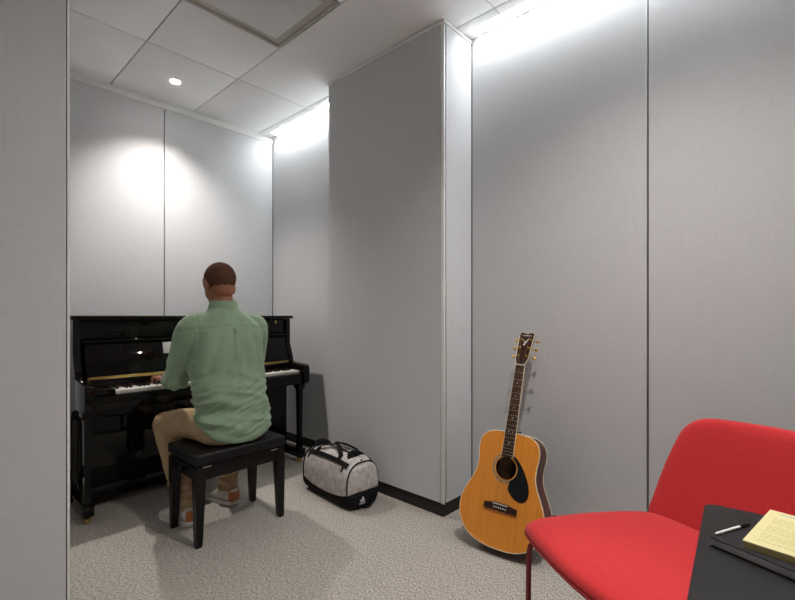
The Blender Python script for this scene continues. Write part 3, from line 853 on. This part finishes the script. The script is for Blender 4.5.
for side in (0, 1):
    def T(a_): return PI-a_ if side else a_
    strap('side_band', [(-0.86+1.72*i/20, T(0.86)) for i in range(21)], 0.030, d=0.006)
    for s0 in (-0.45, 0.52):
        strap('handle_strap', [(s0, T(0.15+ (1.18-0.15)*i/12)) for i in range(13)][7:], 0.030, d=0.009)
for side in (0, 1):
    def T(a_): return PI-a_ if side else a_
    sg = -1 if side else 1
    p0, p1 = on(-0.45, T(1.15), 0.009), on(0.52, T(1.15), 0.009)
    mid = (p0+p1)/2
    path = catmull([p0, p0+Vector((sg*-0.01, 0.02, 0.018)), Vector((mid.x*0.35, mid.y-0.03, mid.z+0.040)), Vector((mid.x*0.35, mid.y+0.03, mid.z+0.034)), p1+Vector((sg*-0.01, -0.02, 0.018)), p1], 6)
    bm = bmesh.new(); tube_into(bm, path, [(0.014, 0.005)]*len(path), 10)
    link('carry_handle', to_mesh(bm, 'carry_handle'), M['webbing'], D)
strap('zip', [(-0.95+1.9*i/24, PI/2) for i in range(25)], 0.014, d=0.003)
strap('top_band', [(0.80, 0.5+ (PI-1.0)*i/24) for i in range(25)], 0.012, d=0.005)
strap('top_band', [(-0.72, 0.5+ (PI-1.0)*i/24) for i in range(25)], 0.012, d=0.005)
# end grab loops (near end low, far end top)
bm = bmesh.new(); tube_into(bm, catmull([(-0.055, -DL-0.004, 0.040), (-0.05, -DL-0.030, 0.022), (0.0, -DL-0.045, 0.014), (0.045, -DL-0.030, 0.022), (0.05, -DL-0.004, 0.040)], 6), [(0.003, 0.008)]*25, 10)
link('grab_loop', to_mesh(bm, 'grab_loop'), M['webbing'], D)
bm = bmesh.new(); tube_into(bm, catmull([(-0.03, DL+0.014, 0.17), (-0.035, DL+0.035, 0.15), (-0.035, DL+0.040, 0.11), (-0.03, DL+0.018, 0.07)], 6), [(0.010, 0.003)]*19, 10)
link('grab_loop', to_mesh(bm, 'grab_loop'), M['webbing'], D)
for s0, x0 in ((0.78, 0.0), (-0.70, 0.02)):      # bunched shoulder strap ends
    bm = bmesh.new(); b_ = bagS(s0, PI/2)
    tube_into(bm, catmull([b_+Vector((-0.045, 0, 0.0)), b_+Vector((-0.03, 0.012, 0.022)), b_+Vector((0.005, -0.012, 0.026)), b_+Vector((0.035, 0.015, 0.012)), b_+Vector((0.055, -0.005, -0.004))], 5), [(0.017, 0.006)]*21, 10)
    link('shoulder_strap', to_mesh(bm, 'shoulder_strap'), M['webbing'], D)
# three-bar mark and word on the near end of the base
bm = bmesh.new()
lx, lz, yy = -0.022, 0.049, -DL-0.0235
for k, (h0, x0) in enumerate(((0.011, -0.016), (0.019, -0.004), (0.028, 0.008))):
    prism_into(bm, [(lx+x0, lz), (lx+x0+0.009, lz), (lx+x0+0.009-0.5*(h0-0.006)*0.9, lz+h0-0.004), (lx+x0-0.5*(h0-0.006)*0.9, lz+h0)], 'y', yy, yy+0.003)
mk = link('logo', to_mesh(bm, 'logo', False), M['white'], D); mk['label'] = 'white three-bar mark'
def text_obj(body_, size, m, parent, mtx):
    cu = bpy.data.curves.new('lettering', 'FONT'); cu.body = body_; cu.size = size; cu.extrude = 0.0004; cu.align_x = 'CENTER'
    o = bpy.data.objects.new('tmp', cu); COL.objects.link(o)
    dg = bpy.context.evaluated_depsgraph_get(); me = bpy.data.meshes.new_from_object(o.evaluated_get(dg)); bpy.data.objects.remove(o)
    me.transform(mtx); me.materials.clear()
    return link('lettering', me, m, parent)
text_obj('adidas', 0.019, M['white'], D, Matrix.Translation((lx-0.002, yy+0.001, lz-0.015)) @ Matrix.Rotation(PI/2, 4, 'X'))

# ------------------------------------------------------------------ acoustic guitar

def guitar():
    yaw, lean, roll, s = 0.10, 0.295, 0.030, 1.095
    n = Vector((-math.cos(yaw), -math.sin(yaw), 0)); up = Vector((0, 0, 1)); r = up.cross(n)
    a_ = math.cos(lean)*up - math.sin(lean)*n
    r2 = math.cos(roll)*r - math.sin(roll)*a_; a2 = math.sin(roll)*r + math.cos(roll)*a_
    n2 = r2.cross(a2)
    mtx = Matrix((r2, a2, n2)).transposed().to_4x4()
    half = catmull([(0.0, 0.0), (0.055, 0.003), (0.115, 0.018), (0.162, 0.050), (0.190, 0.092), (0.2, 0.140), (0.194, 0.190), (0.172, 0.243), (0.149, 0.290), (0.139, 0.330), (0.1395, 0.375), (0.1445, 0.415), (0.142, 0.450), (0.127, 0.479), (0.098, 0.497), (0.055, 0.5045), (0.0, 0.506)], 5) if False else None
    hp = [(0.0, 0.0), (0.055, 0.003), (0.115, 0.018), (0.162, 0.050), (0.190, 0.092), (0.2, 0.140), (0.194, 0.190), (0.172, 0.243), (0.149, 0.290), (0.139, 0.330), (0.1395, 0.375), (0.1445, 0.415), (0.142, 0.450), (0.127, 0.479), (0.098, 0.497), (0.055, 0.5045), (0.0, 0.506)]
    C = catmull([Vector((p[0], p[1], 0)) for p in hp], 6)
    out = C[:-1] + [Vector((-p.x, p.y, 0)) for p in C[::-1]][:-1]
    K = len(out)
    def depth(y): return 0.120 - 0.024*(y/0.506)
    zmin = min((mtx @ (Vector((p.x, p.y, -depth(p.y)))*s)).z for p in out)
    G = bpy.data.objects.new('acoustic_guitar', None); COL.objects.link(G)
    tag(G, 'acoustic guitar with orange-brown top and black pickguard leaning upright against the wall', 'guitar')
    base = Vector((1.895, 1.104, 0)); base.z = -zmin + 0.0015
    G.matrix_world = Matrix.Translation(base) @ mtx @ Matrix.Diagonal((s, s, s, 1))
    mtop = textured(mat('guitar_spruce', (0.5, 0.2, 0.03), 0.28, spec=0.35), (55, 1.2, 1), 2.2, (0.60, 0.205, 0.018), (0.72, 0.270, 0.034), 0.0, lo=0.3, hi=0.7)
    mside = textured(mat('guitar_rosewood', (0.1, 0.03, 0.02), 0.35, spec=0.3), (2, 2, 30), 3, (0.060, 0.016, 0.010), (0.125, 0.034, 0.020), 0)
    mneck = mat('guitar_neck', (0.12, 0.04, 0.02), 0.35)
    mfing = textured(mat('fingerboard', (0.05, 0.025, 0.02), 0.6, spec=0.2), (40, 3, 1), 4, (0.036, 0.014, 0.009), (0.062, 0.026, 0.016), 0)
    mhead = mat('headstock_face', (0.030, 0.010, 0.007), 0.3, spec=0.3)
    mbind = mat('binding_cream', (0.70, 0.62, 0.42), 0.4)
    mguard = mat('pickguard', (0.004, 0.004, 0.005), 0.15, spec=0.3)
    mgold = mat('tuner_gold', (0.70, 0.42, 0.08), 0.3, metal=1.0)
    mpearl = mat('pearl', (0.7, 0.7, 0.66), 0.3)
    mstr = mat('string_bronze', (0.45, 0.33, 0.18), 0.4, metal=1.0)
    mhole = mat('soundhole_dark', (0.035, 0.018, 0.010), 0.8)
    def put(name, bm, m, parent=G, ang=35):
        return link(name, to_mesh(bm, name, True, ang), m, parent)
    # sides and back
    bm = bmesh.new()
    f0 = [bm.verts.new((p.x, p.y, -0.003)) for p in out]; b0 = [bm.verts.new((p.x, p.y, -depth(p.y))) for p in out]
    ci = [bm.verts.new((p.x*0.93, 0.253+(p.y-0.253)*0.93, -depth(p.y)-0.004)) for p in out]
    cj = [bm.verts.new((p.x*0.5, 0.253+(p.y-0.253)*0.5, -depth(p.y)-0.009)) for p in out]
    for i in range(K):
        j = (i+1) % K
        bm.faces.new((f0[i], f0[j], b0[j], b0[i])); bm.faces.new((b0[i], b0[j], ci[j], ci[i])); bm.faces.new((ci[i], ci[j], cj[j], cj[i]))
    bm.faces.new(cj)
    hx, hy, hr_ = 0.0, 0.345, 0.050
    put('back_and_sides', bm, mside)
    # soundboard with a real hole
    bm = bmesh.new()
    def topgrid(z):
        rows = []
        for f in (1.0, 0.985, 0.7, 0.4, 0.15, 0.0):
            row = []
            for p in out:
                a0 = math.atan2(p.y-hy, p.x-hx); q = Vector((hx+hr_*math.cos(a0), hy+hr_*math.sin(a0), z))
                row.append(bm.verts.new(Vector((p.x, p.y, z)).lerp(q, 1-f)))
            rows.append(row)
        return rows
    T0 = topgrid(0.0); T1 = topgrid(-0.003)
    for rows in (T0, T1):
        for a in range(5):
            for i in range(K): bm.faces.new((rows[a][i], rows[a][(i+1) % K], rows[a+1][(i+1) % K], rows[a+1][i]))
    for a in (0, 5):
        for i in range(K): bm.faces.new((T0[a][i], T0[a][(i+1) % K], T1[a][(i+1) % K], T1[a][i]))
    put('soundboard', bm, mtop)
    bm = bmesh.new()
    lathe_into(bm, [(0.047, -0.09), (0.0505, -0.09), (0.0505, -0.0035)], (hx, hy, 0), 40)
    bm.free()
    bm = bmesh.new(); tube_into(bm, [p+Vector((0, 0, -0.002)) for p in out]+[out[0]+Vector((0, 0, -0.002))], 0.0026, 8, caps=False)
    put('binding', bm, mbind)
    bm = bmesh.new(); tube_into(bm, [Vector((p.x, p.y, -depth(p.y))) for p in out]+[Vector((out[0].x, out[0].y, -depth(0)))], 0.0020, 8, caps=False)
    put('binding', bm, mbind)
    # rosette rings
    bm = bmesh.new()
    for ra, rb in ((0.0535, 0.0555), (0.0575, 0.0635), (0.0655, 0.067)):
        v0 = []; v1 = []
        for k in range(64):
            a0 = 2*PI*k/64
            v0.append(bm.verts.new((hx+ra*math.cos(a0), hy+ra*math.sin(a0), 0.0003))); v1.append(bm.verts.new((hx+rb*math.cos(a0), hy+rb*math.sin(a0), 0.0003)))
        for k in range(64): bm.faces.new((v0[k], v0[(k+1) % 64], v1[(k+1) % 64], v1[k]))
    mros = textured(mat('rosette', (0.2, 0.2, 0.12), 0.4), (1, 1, 1), 120, (0.05, 0.05, 0.03), (0.36, 0.36, 0.26), 0)
    put('rosette', bm, mros)
    # pickguard
    pg = catmull([Vector(p+(0,)) for p in [(0.020, 0.404), (0.040, 0.400), (0.070, 0.370), (0.102, 0.320), (0.118, 0.270), (0.112, 0.232), (0.085, 0.216), (0.050, 0.228), (0.026, 0.252), (0.022, 0.270)]], 5)
    arc = []
    for k in range(13):
        a0 = math.radians(-62 + (62+52)*k/12); arc.append(Vector((hx+0.056*math.cos(a0), hy+0.056*math.sin(a0), 0)))
    bm = bmesh.new(); prism_into(bm, [(p.x, p.y) for p in pg+arc], 'z', 0.0, 0.0022); put('pickguard', bm, mguard)
    # bridge
    bm = bmesh.new()
    prism_into(bm, [(-0.078, 0.158), (0.078, 0.158), (0.078, 0.184), (0.045, 0.186), (0.035, 0.192), (-0.035, 0.192), (-0.045, 0.186), (-0.078, 0.184)], 'z', 0.0, 0.009, 0.002)
    br = put('bridge', bm, mhead)
    bm = bmesh.new(); box_into(bm, -0.036, 0.036, 0.1845, 0.188, 0.009, 0.013, 0.0006); put('saddle', bm, mpearl, br)
    xs6 = [-0.0275+0.011*k for k in range(6)]
    for k in range(6):
        bm = bmesh.new(); lathe_into(bm, [(0.003, 0.009), (0.0032, 0.012), (0.0015, 0.0135)], (xs6[k], 0.171, 0), 12); put('bridge_pin', bm, mpearl, br)
    # neck, heel, fingerboard
    def W2(y): return 0.0275 - (0.0275-0.0215)*(y-0.385)/(0.825-0.385)
    bm = bmesh.new()
    rings = []
    for y, d_ in ((0.470, 0.100), (0.500, 0.085), (0.515, 0.045), (0.535, 0.026), (0.60, 0.021), (0.825, 0.019), (0.845, 0.020)):
        w = W2(y)
        ring = []
        for k in range(13):
            a0 = PI*k/12
            ring.append(bm.verts.new((-w*math.cos(a0), y, -d_*math.sin(a0)**0.8 if k not in (0, 12) else 0.0)))
        rings.append(ring)
    for i in range(len(rings)-1):
        for k in range(12): bm.faces.new((rings[i][k], rings[i][k+1], rings[i+1][k+1], rings[i+1][k]))
        bm.faces.new((rings[i][12], rings[i][0], rings[i+1][0], rings[i+1][12]))
    bm.faces.new(rings[0]); bm.faces.new(rings[-1][::-1])
    nk = put('neck', bm, mneck)
    bm = bmesh.new(); prism_into(bm, [(-W2(0.395), 0.395), (W2(0.395), 0.395), (W2(0.825), 0.825), (-W2(0.825), 0.825)], 'z', 0.0005, 0.0065, 0.0008)
    put('fingerboard', bm, mfing, nk)
    for sgn in (-1, 1):
        bm = bmesh.new(); x0, x1 = sgn*W2(0.395), sgn*W2(0.825); e = sgn*0.0016
        prism_into(bm, sorted([(x0, 0.395), (x0+e, 0.395), (x1+e, 0.825), (x1, 0.825)], key=lambda p: math.atan2(p[1]-0.6, p[0]-(x0+x1)/2)), 'z', -0.0005, 0.0066)
        put('binding', bm, mbind, nk)
    for k in range(1, 21):
        y = 0.825 - 0.65*(1-2**(-k/12))
        if y < 0.398: break
        bm = bmesh.new(); box_into(bm, -W2(y)+0.001, W2(y)-0.001, y-0.0008, y+0.0008, 0.0065, 0.0078); put('fret', bm, M['steel'], nk)
    for k in (3, 5, 7, 9, 12, 15):
        y = 0.825 - 0.65*(1-2**(-(k-0.5)/12))
        for dx in ((-0.010, 0.010) if k == 12 else (0,)):
            bm = bmesh.new(); lathe_into(bm, [(0.003, 0.0062), (0.003, 0.0069)], (dx, y, 0), 12); put('inlay_dot', bm, mpearl, nk)
    bm = bmesh.new(); box_into(bm, -0.0215, 0.0215, 0.825, 0.830, 0.0, 0.0095, 0.0006); put('nut', bm, mpearl, nk)
    # headstock tilted back
    ht = Matrix.Translation((0, 0.830, 0.004)) @ Matrix.Rotation(math.radians(-13), 4, 'X')
    def HT(bm):
        bmesh.ops.transform(bm, matrix=ht, verts=bm.verts[:]); return bm
    hs = [(-0.0215, 0.0), (0.0215, 0.0), (0.031, 0.030), (0.0365, 0.168), (0.020, 0.172), (0.0, 0.165), (-0.020, 0.172), (-0.0365, 0.168), (-0.031, 0.030)]
    bm = bmesh.new(); prism_into(bm, hs, 'z', -0.014, -0.001, 0.001); hd = put('headstock', HT(bm), mneck)
    bm = bmesh.new(); prism_into(bm, hs, 'z', -0.0008, 0.001); put('headstock_face', HT(bm), mhead, hd)
    for sgn in (-1, 1):
        bm = bmesh.new(); tube_into(bm, [(sgn*0.0215, 0, 0.0), (sgn*0.031, 0.030, 0.0), (sgn*0.0365, 0.168, 0.0)], 0.0017, 8); put('binding', HT(bm), mbind, hd)
    bm = bmesh.new(); tube_into(bm, [(p[0], p[1], 0) for p in (hs[3], hs[4], hs[5], hs[6], hs[7])], 0.0014, 8); put('binding', HT(bm), mbind, hd)
    posts = []
    for sgn in (-1, 1):
        for k in range(3):
            y = 0.045+0.044*k; x = sgn*(0.020+0.001*k)
            bm = bmesh.new(); lathe_into(bm, [(0.0052, 0.001), (0.0052, 0.0025), (0.003, 0.003), (0.003, 0.012), (0.0032, 0.014)], (x, y, 0), 14)
            box_into(bm, x-0.007, x+0.007, y-0.008, y+0.008, -0.022, -0.014, 0.002)
            t_ = put('tuner', HT(bm), mgold, hd)
            bm = bmesh.new(); xe = sgn*0.048
            tube_into(bm, [(x, y, -0.018), (xe, y, -0.018)], 0.0022, 8)
            ellipsoid_into(bm, (xe+sgn*0.006, y, -0.018), (0.008, 0.0085, 0.0048), seg=14)
            q = put('tuner_button', HT(bm), mgold, t_)
            posts.append((ht @ Vector((x, y, 0.010)), sgn, k))
    # strings
    ps = {(sg, k): p for p, sg, k in posts}
    order = [(-1, 0), (-1, 1), (-1, 2), (1, 2), (1, 1), (1, 0)]
    for k in range(6):
        xn = -0.0175+0.007*k
        bm = bmesh.new(); rr = 0.0007-0.00007*k
        tube_into(bm, [(xs6[k], 0.1715, 0.0125), (xs6[k], 0.186, 0.0138), (xn, 0.8275, 0.0102), ps[order[k]]], rr, 6)
        put('string', bm, mstr)
    # name and mark on the headstock
    lt = text_obj('YAMAHA', 0.0115, mpearl, hd, ht @ Matrix.Translation((0, 0.151, 0.0012)))
    bm = bmesh.new()
    tube_into(bm, catmull([(-0.014, 0.128, 0.0012), (-0.004, 0.124, 0.0012), (0.0, 0.112, 0.0012), (-0.004, 0.100, 0.0012)], 5), [(0.0014, 0.0004)]*16, 6)
    tube_into(bm, catmull([(0.014, 0.140, 0.0012), (0.006, 0.126, 0.0012), (0.0, 0.112, 0.0012), (-0.010, 0.104, 0.0012)], 5), [(0.0016, 0.0004)]*16, 6)
    tube_into(bm, [(-0.010, 0.114, 0.0012), (0.009, 0.118, 0.0012)], [(0.001, 0.0004)]*2, 6)
    put('emblem', HT(bm), mpearl, hd)
    # inside seen through the hole: a paper label on the back
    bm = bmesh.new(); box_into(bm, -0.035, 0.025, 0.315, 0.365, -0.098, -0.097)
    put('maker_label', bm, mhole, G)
    bm = bmesh.new(); lathe_into(bm, [(0.004, -0.05), (0.006, -0.05)], (0, 0, 0), 12); bm.free()
    bm = bmesh.new(); tube_into(bm, [(0, 0.0, -0.055), (0, -0.006, -0.055)], [0.006, 0.006], 12)
    # strap button on the heel
    bm.free()
    bm = bmesh.new(); tube_into(bm, [(0.012, 0.512, -0.050), (0.022, 0.514, -0.052), (0.025, 0.515, -0.052), (0.029, 0.516, -0.053)], [0.004, 0.003, 0.006, 0.005], 12)
    put('strap_button', bm, M['ebony'], nk)
guitar()

# ------------------------------------------------------------------ red lounge chair
CH = empty('lounge_chair', (1.713, 0.137, 0), math.atan2(0.93, 0.36), 'wide red upholstered lounge chair beside the black table', 'chair')
def pad(name, outline, centre, prof, fn, m, parent, extra=0):
    bm = bmesh.new(); rings = []
    cx, cy = centre
    for t, off_ in prof:
        rings.append([bm.verts.new(fn(cx+(p[0]-cx)*t, cy+(p[1]-cy)*t, off_)) for p in outline])
    K = len(outline)
    for i in range(len(rings)-1):
        for k in range(K): bm.faces.new((rings[i][k], rings[i][(k+1) % K], rings[i+1][(k+1) % K], rings[i+1][k]))
    bm.faces.new(rings[0][::-1]); bm.faces.new(rings[-1])
    return link(name, to_mesh(bm, name, True, 80), m, parent)
def mirror_outline(h):
    return h + [(-x, y) for x, y in h[::-1] if abs(x) > 1e-6]
so = catmull([Vector((x, y, 0)) for x, y in [(0.0, -0.035), (0.15, -0.035), (0.28, -0.035), (0.338, -0.005), (0.392, 0.10), (0.432, 0.22), (0.462, 0.35), (0.468, 0.415), (0.452, 0.458), (0.40, 0.487), (0.30, 0.520), (0.16, 0.555), (0.0, 0.572)]], 5)
so = mirror_outline([(p.x, p.y) for p in so])
prof = [(0.35, 0.384), (0.80, 0.386), (0.93, 0.390), (0.975, 0.396), (0.992, 0.402), (1.0, 0.408), (0.994, 0.410), (1.0, 0.414), (0.998, 0.422), (0.985, 0.433), (0.965, 0.441), (0.93, 0.447), (0.86, 0.452), (0.7, 0.455), (0.5, 0.456), (0.2, 0.455)]
def seatf(x, y, z):
    d = -0.012*math.exp(-((y-0.25)/0.18)**2-(x/0.25)**2) if z > 0.44 else 0
    return (x, y, z + d)
pad('seat', so, (0, 0.26), prof, seatf, M['red'], CH)
bm = bmesh.new(); tube_into(bm, [(x*0.999, y, 0.4095) for x, y in so]+[(so[0][0], so[0][1], 0.4095)], 0.0028, 8, caps=False)
link('seat_piping', to_mesh(bm, 'seat_piping'), M['redmetal'], CH)
bo = catmull([Vector((x, y, 0)) for x, y in [(0.0, 0.405), (0.18, 0.405), (0.30, 0.41), (0.330, 0.435), (0.327, 0.50), (0.317, 0.60), (0.300, 0.69), (0.284, 0.74), (0.250, 0.775), (0.20, 0.789), (0.10, 0.794), (0.0, 0.796)]], 5)
bo = mirror_outline([(p.x, p.y) for p in bo])
def backf(x, h, off_):
    y = -0.03 - 0.165*((h-0.41)/0.38)**0.9 if h > 0.41 else -0.03
    y -= 0.035*(1-(x/0.32)**2)
    return (x, y+off_, h)
bprof = [(0.3, -0.020), (0.85, -0.022), (0.95, -0.018), (0.99, -0.010), (1.0, 0.0), (0.998, 0.008), (0.99, 0.016), (0.97, 0.023), (0.93, 0.028), (0.84, 0.032), (0.6, 0.034), (0.3, 0.034)]
pad('backrest', bo, (0, 0.60), bprof, backf, M['red'], CH)
for sx in (-1, 1):
    p = catmull([(sx*0.36, 0.39, 0.376), (sx*0.425, 0.425, 0.374), (sx*0.448, 0.437, 0.352), (sx*0.452, 0.440, 0.30)], 6)+[Vector((sx*0.455, 0.443, 0.0))]
    tube('leg', M['redmetal'], p, 0.0095, 14, CH)
    p = catmull([(sx*0.26, 0.06, 0.376), (sx*0.31, 0.03, 0.374), (sx*0.335, -0.01, 0.352), (sx*0.34, -0.05, 0.30)], 6)+[Vector((sx*0.36, -0.12, 0.0))]
    tube('leg', M['redmetal'], p, 0.0095, 14, CH)
    tube('seat_rail', M['redmetal'], [(sx*0.26, 0.06, 0.376), (sx*0.36, 0.39, 0.376)], 0.0090, 12, CH)
tube('cross_rail', M['redmetal'], [(-0.26, 0.06, 0.376), (0.26, 0.06, 0.376)], 0.0088, 12, CH)

# ------------------------------------------------------------------ black table with notebook, book and pen
TA = math.atan(0.085)
e1 = Vector((math.cos(TA), math.sin(TA), 0)); e2 = Vector((-math.sin(TA), math.cos(TA), 0))
tc_ = Vector((1.283, 0.176, 0)) - 0.375*e1 - 0.375*e2
TB = empty('cafe_table', tuple(tc_), TA, 'square black wood-grain table with rounded corners in front of the red chair', 'table')
def rrect(hx, hy, r, n=6):
    o_ = []
    for cx, cy, a0 in ((hx-r, hy-r, 0), (-hx+r, hy-r, 90), (-hx+r, -hy+r, 180), (hx-r, -hy+r, 270)):
        for k in range(n+1):
            a_ = math.radians(a0+90*k/n); o_.append((cx+r*math.cos(a_), cy+r*math.sin(a_)))
    return o_
prism('tabletop', M['tabletop'], rrect(0.375, 0.375, 0.022), 'z', 0.698, 0.720, TB, 0.002)
bm = bmesh.new(); lathe_into(bm, [(0.16, 0.690), (0.16, 0.697), (0.03, 0.6975)], seg=28); link('mounting_plate', to_mesh(bm, 'mounting_plate'), M['dark'], TB)
bm = bmesh.new(); lathe_into(bm, [(0.03, 0.012), (0.03, 0.690)], seg=28); link('pedestal', to_mesh(bm, 'pedestal'), M['dark'], TB)
bm = bmesh.new(); lathe_into(bm, [(0.21, 0.0), (0.212, 0.006), (0.20, 0.011), (0.03, 0.014)], seg=40); link('base', to_mesh(bm, 'base'), M['dark'], TB)
# notebook
def flatbook(name, corner, ang, lu, lv, z0, th, mc, mp, label, cat, cov=0.0022, over=0.003):
    t_ = empty(name, (corner[0], corner[1], z0), ang, label, cat)
    # local x along e_u (away), local -y along e_v (towards the right of the photo)
    boxes('cover', mc, [(0, lu, -lv, 0, 0.0004, cov), (0, lu, -lv, 0, th-cov, th), (lu-cov, lu, -lv, 0, cov, th-cov)], t_, 0.0006)
    box('pages', mp, over, lu-cov, -lv+over, -over, cov, th-cov, t_, 0.0004)
    return t_
na = math.atan2(-0.349, 0.937)
flatbook('notebook', (1.048, 0.136), na, 0.215, 0.27, 0.720, 0.018, M['notecover'], M['pages_grey'], 'black hardcover notebook with grey page edges under the yellow book', 'notebook')
ya = math.atan2(-0.150, 0.989)
YBk = flatbook('paperback_book', (1.0417, 0.0855), ya, 0.207, 0.140, 0.7382, 0.0130, M['yellow'], M['pages_yellow'], 'pale yellow paperback book on top of the black notebook', 'book', cov=0.0008, over=0.0006)
bm = bmesh.new(); rnd = random.Random(3)
rowsx = [0.030+0.0062*i for i in range(24)]
for i, x in enumerate(rowsx):
    if i in (7, 15, 21): continue
    y = 0.016
    while y < 0.118:
        w = rnd.uniform(0.003, 0.010)
        if y+w > 0.120: break
        box_into(bm, 0.193-x, 0.193-x+0.0022, -y-w, -y, 0.0130, 0.01310); y += w+0.0018
link('printed_text', to_mesh(bm, 'printed_text', False), M['print'], YBk)
bm = bmesh.new()
for y, w in ((0.020, 0.028), (0.052, 0.034), (0.09, 0.02)): box_into(bm, 0.187, 0.193, -y-w, -y, 0.0130, 0.01310)
link('title_line', to_mesh(bm, 'title_line', False), M['print_blue'], YBk)
# pen on the notebook
PN = empty('pen', (1.061, 0.1285, 0.7382+0.0029), math.atan2(-0.42, 0.91), 'slim white pen with black clip end on the corner of the black notebook', 'pen')
bm = bmesh.new(); tube_into(bm, [(0, 0, 0), (0.006, 0, 0), (0.075, 0, 0)], [0.0014, 0.0027, 0.0027], 14); link('barrel', to_mesh(bm, 'barrel'), M['white'], PN)
bm = bmesh.new(); tube_into(bm, [(0.075, 0, 0), (0.104, 0, 0), (0.108, 0, 0)], [0.0028, 0.0028, 0.002], 14); link('cap', to_mesh(bm, 'cap'), M['ebony'], PN)
bm = bmesh.new(); box_into(bm, 0.078, 0.102, -0.0012, 0.0012, 0.0030, 0.0042, 0.0003); link('clip', to_mesh(bm, 'clip'), M['ebony'], PN)
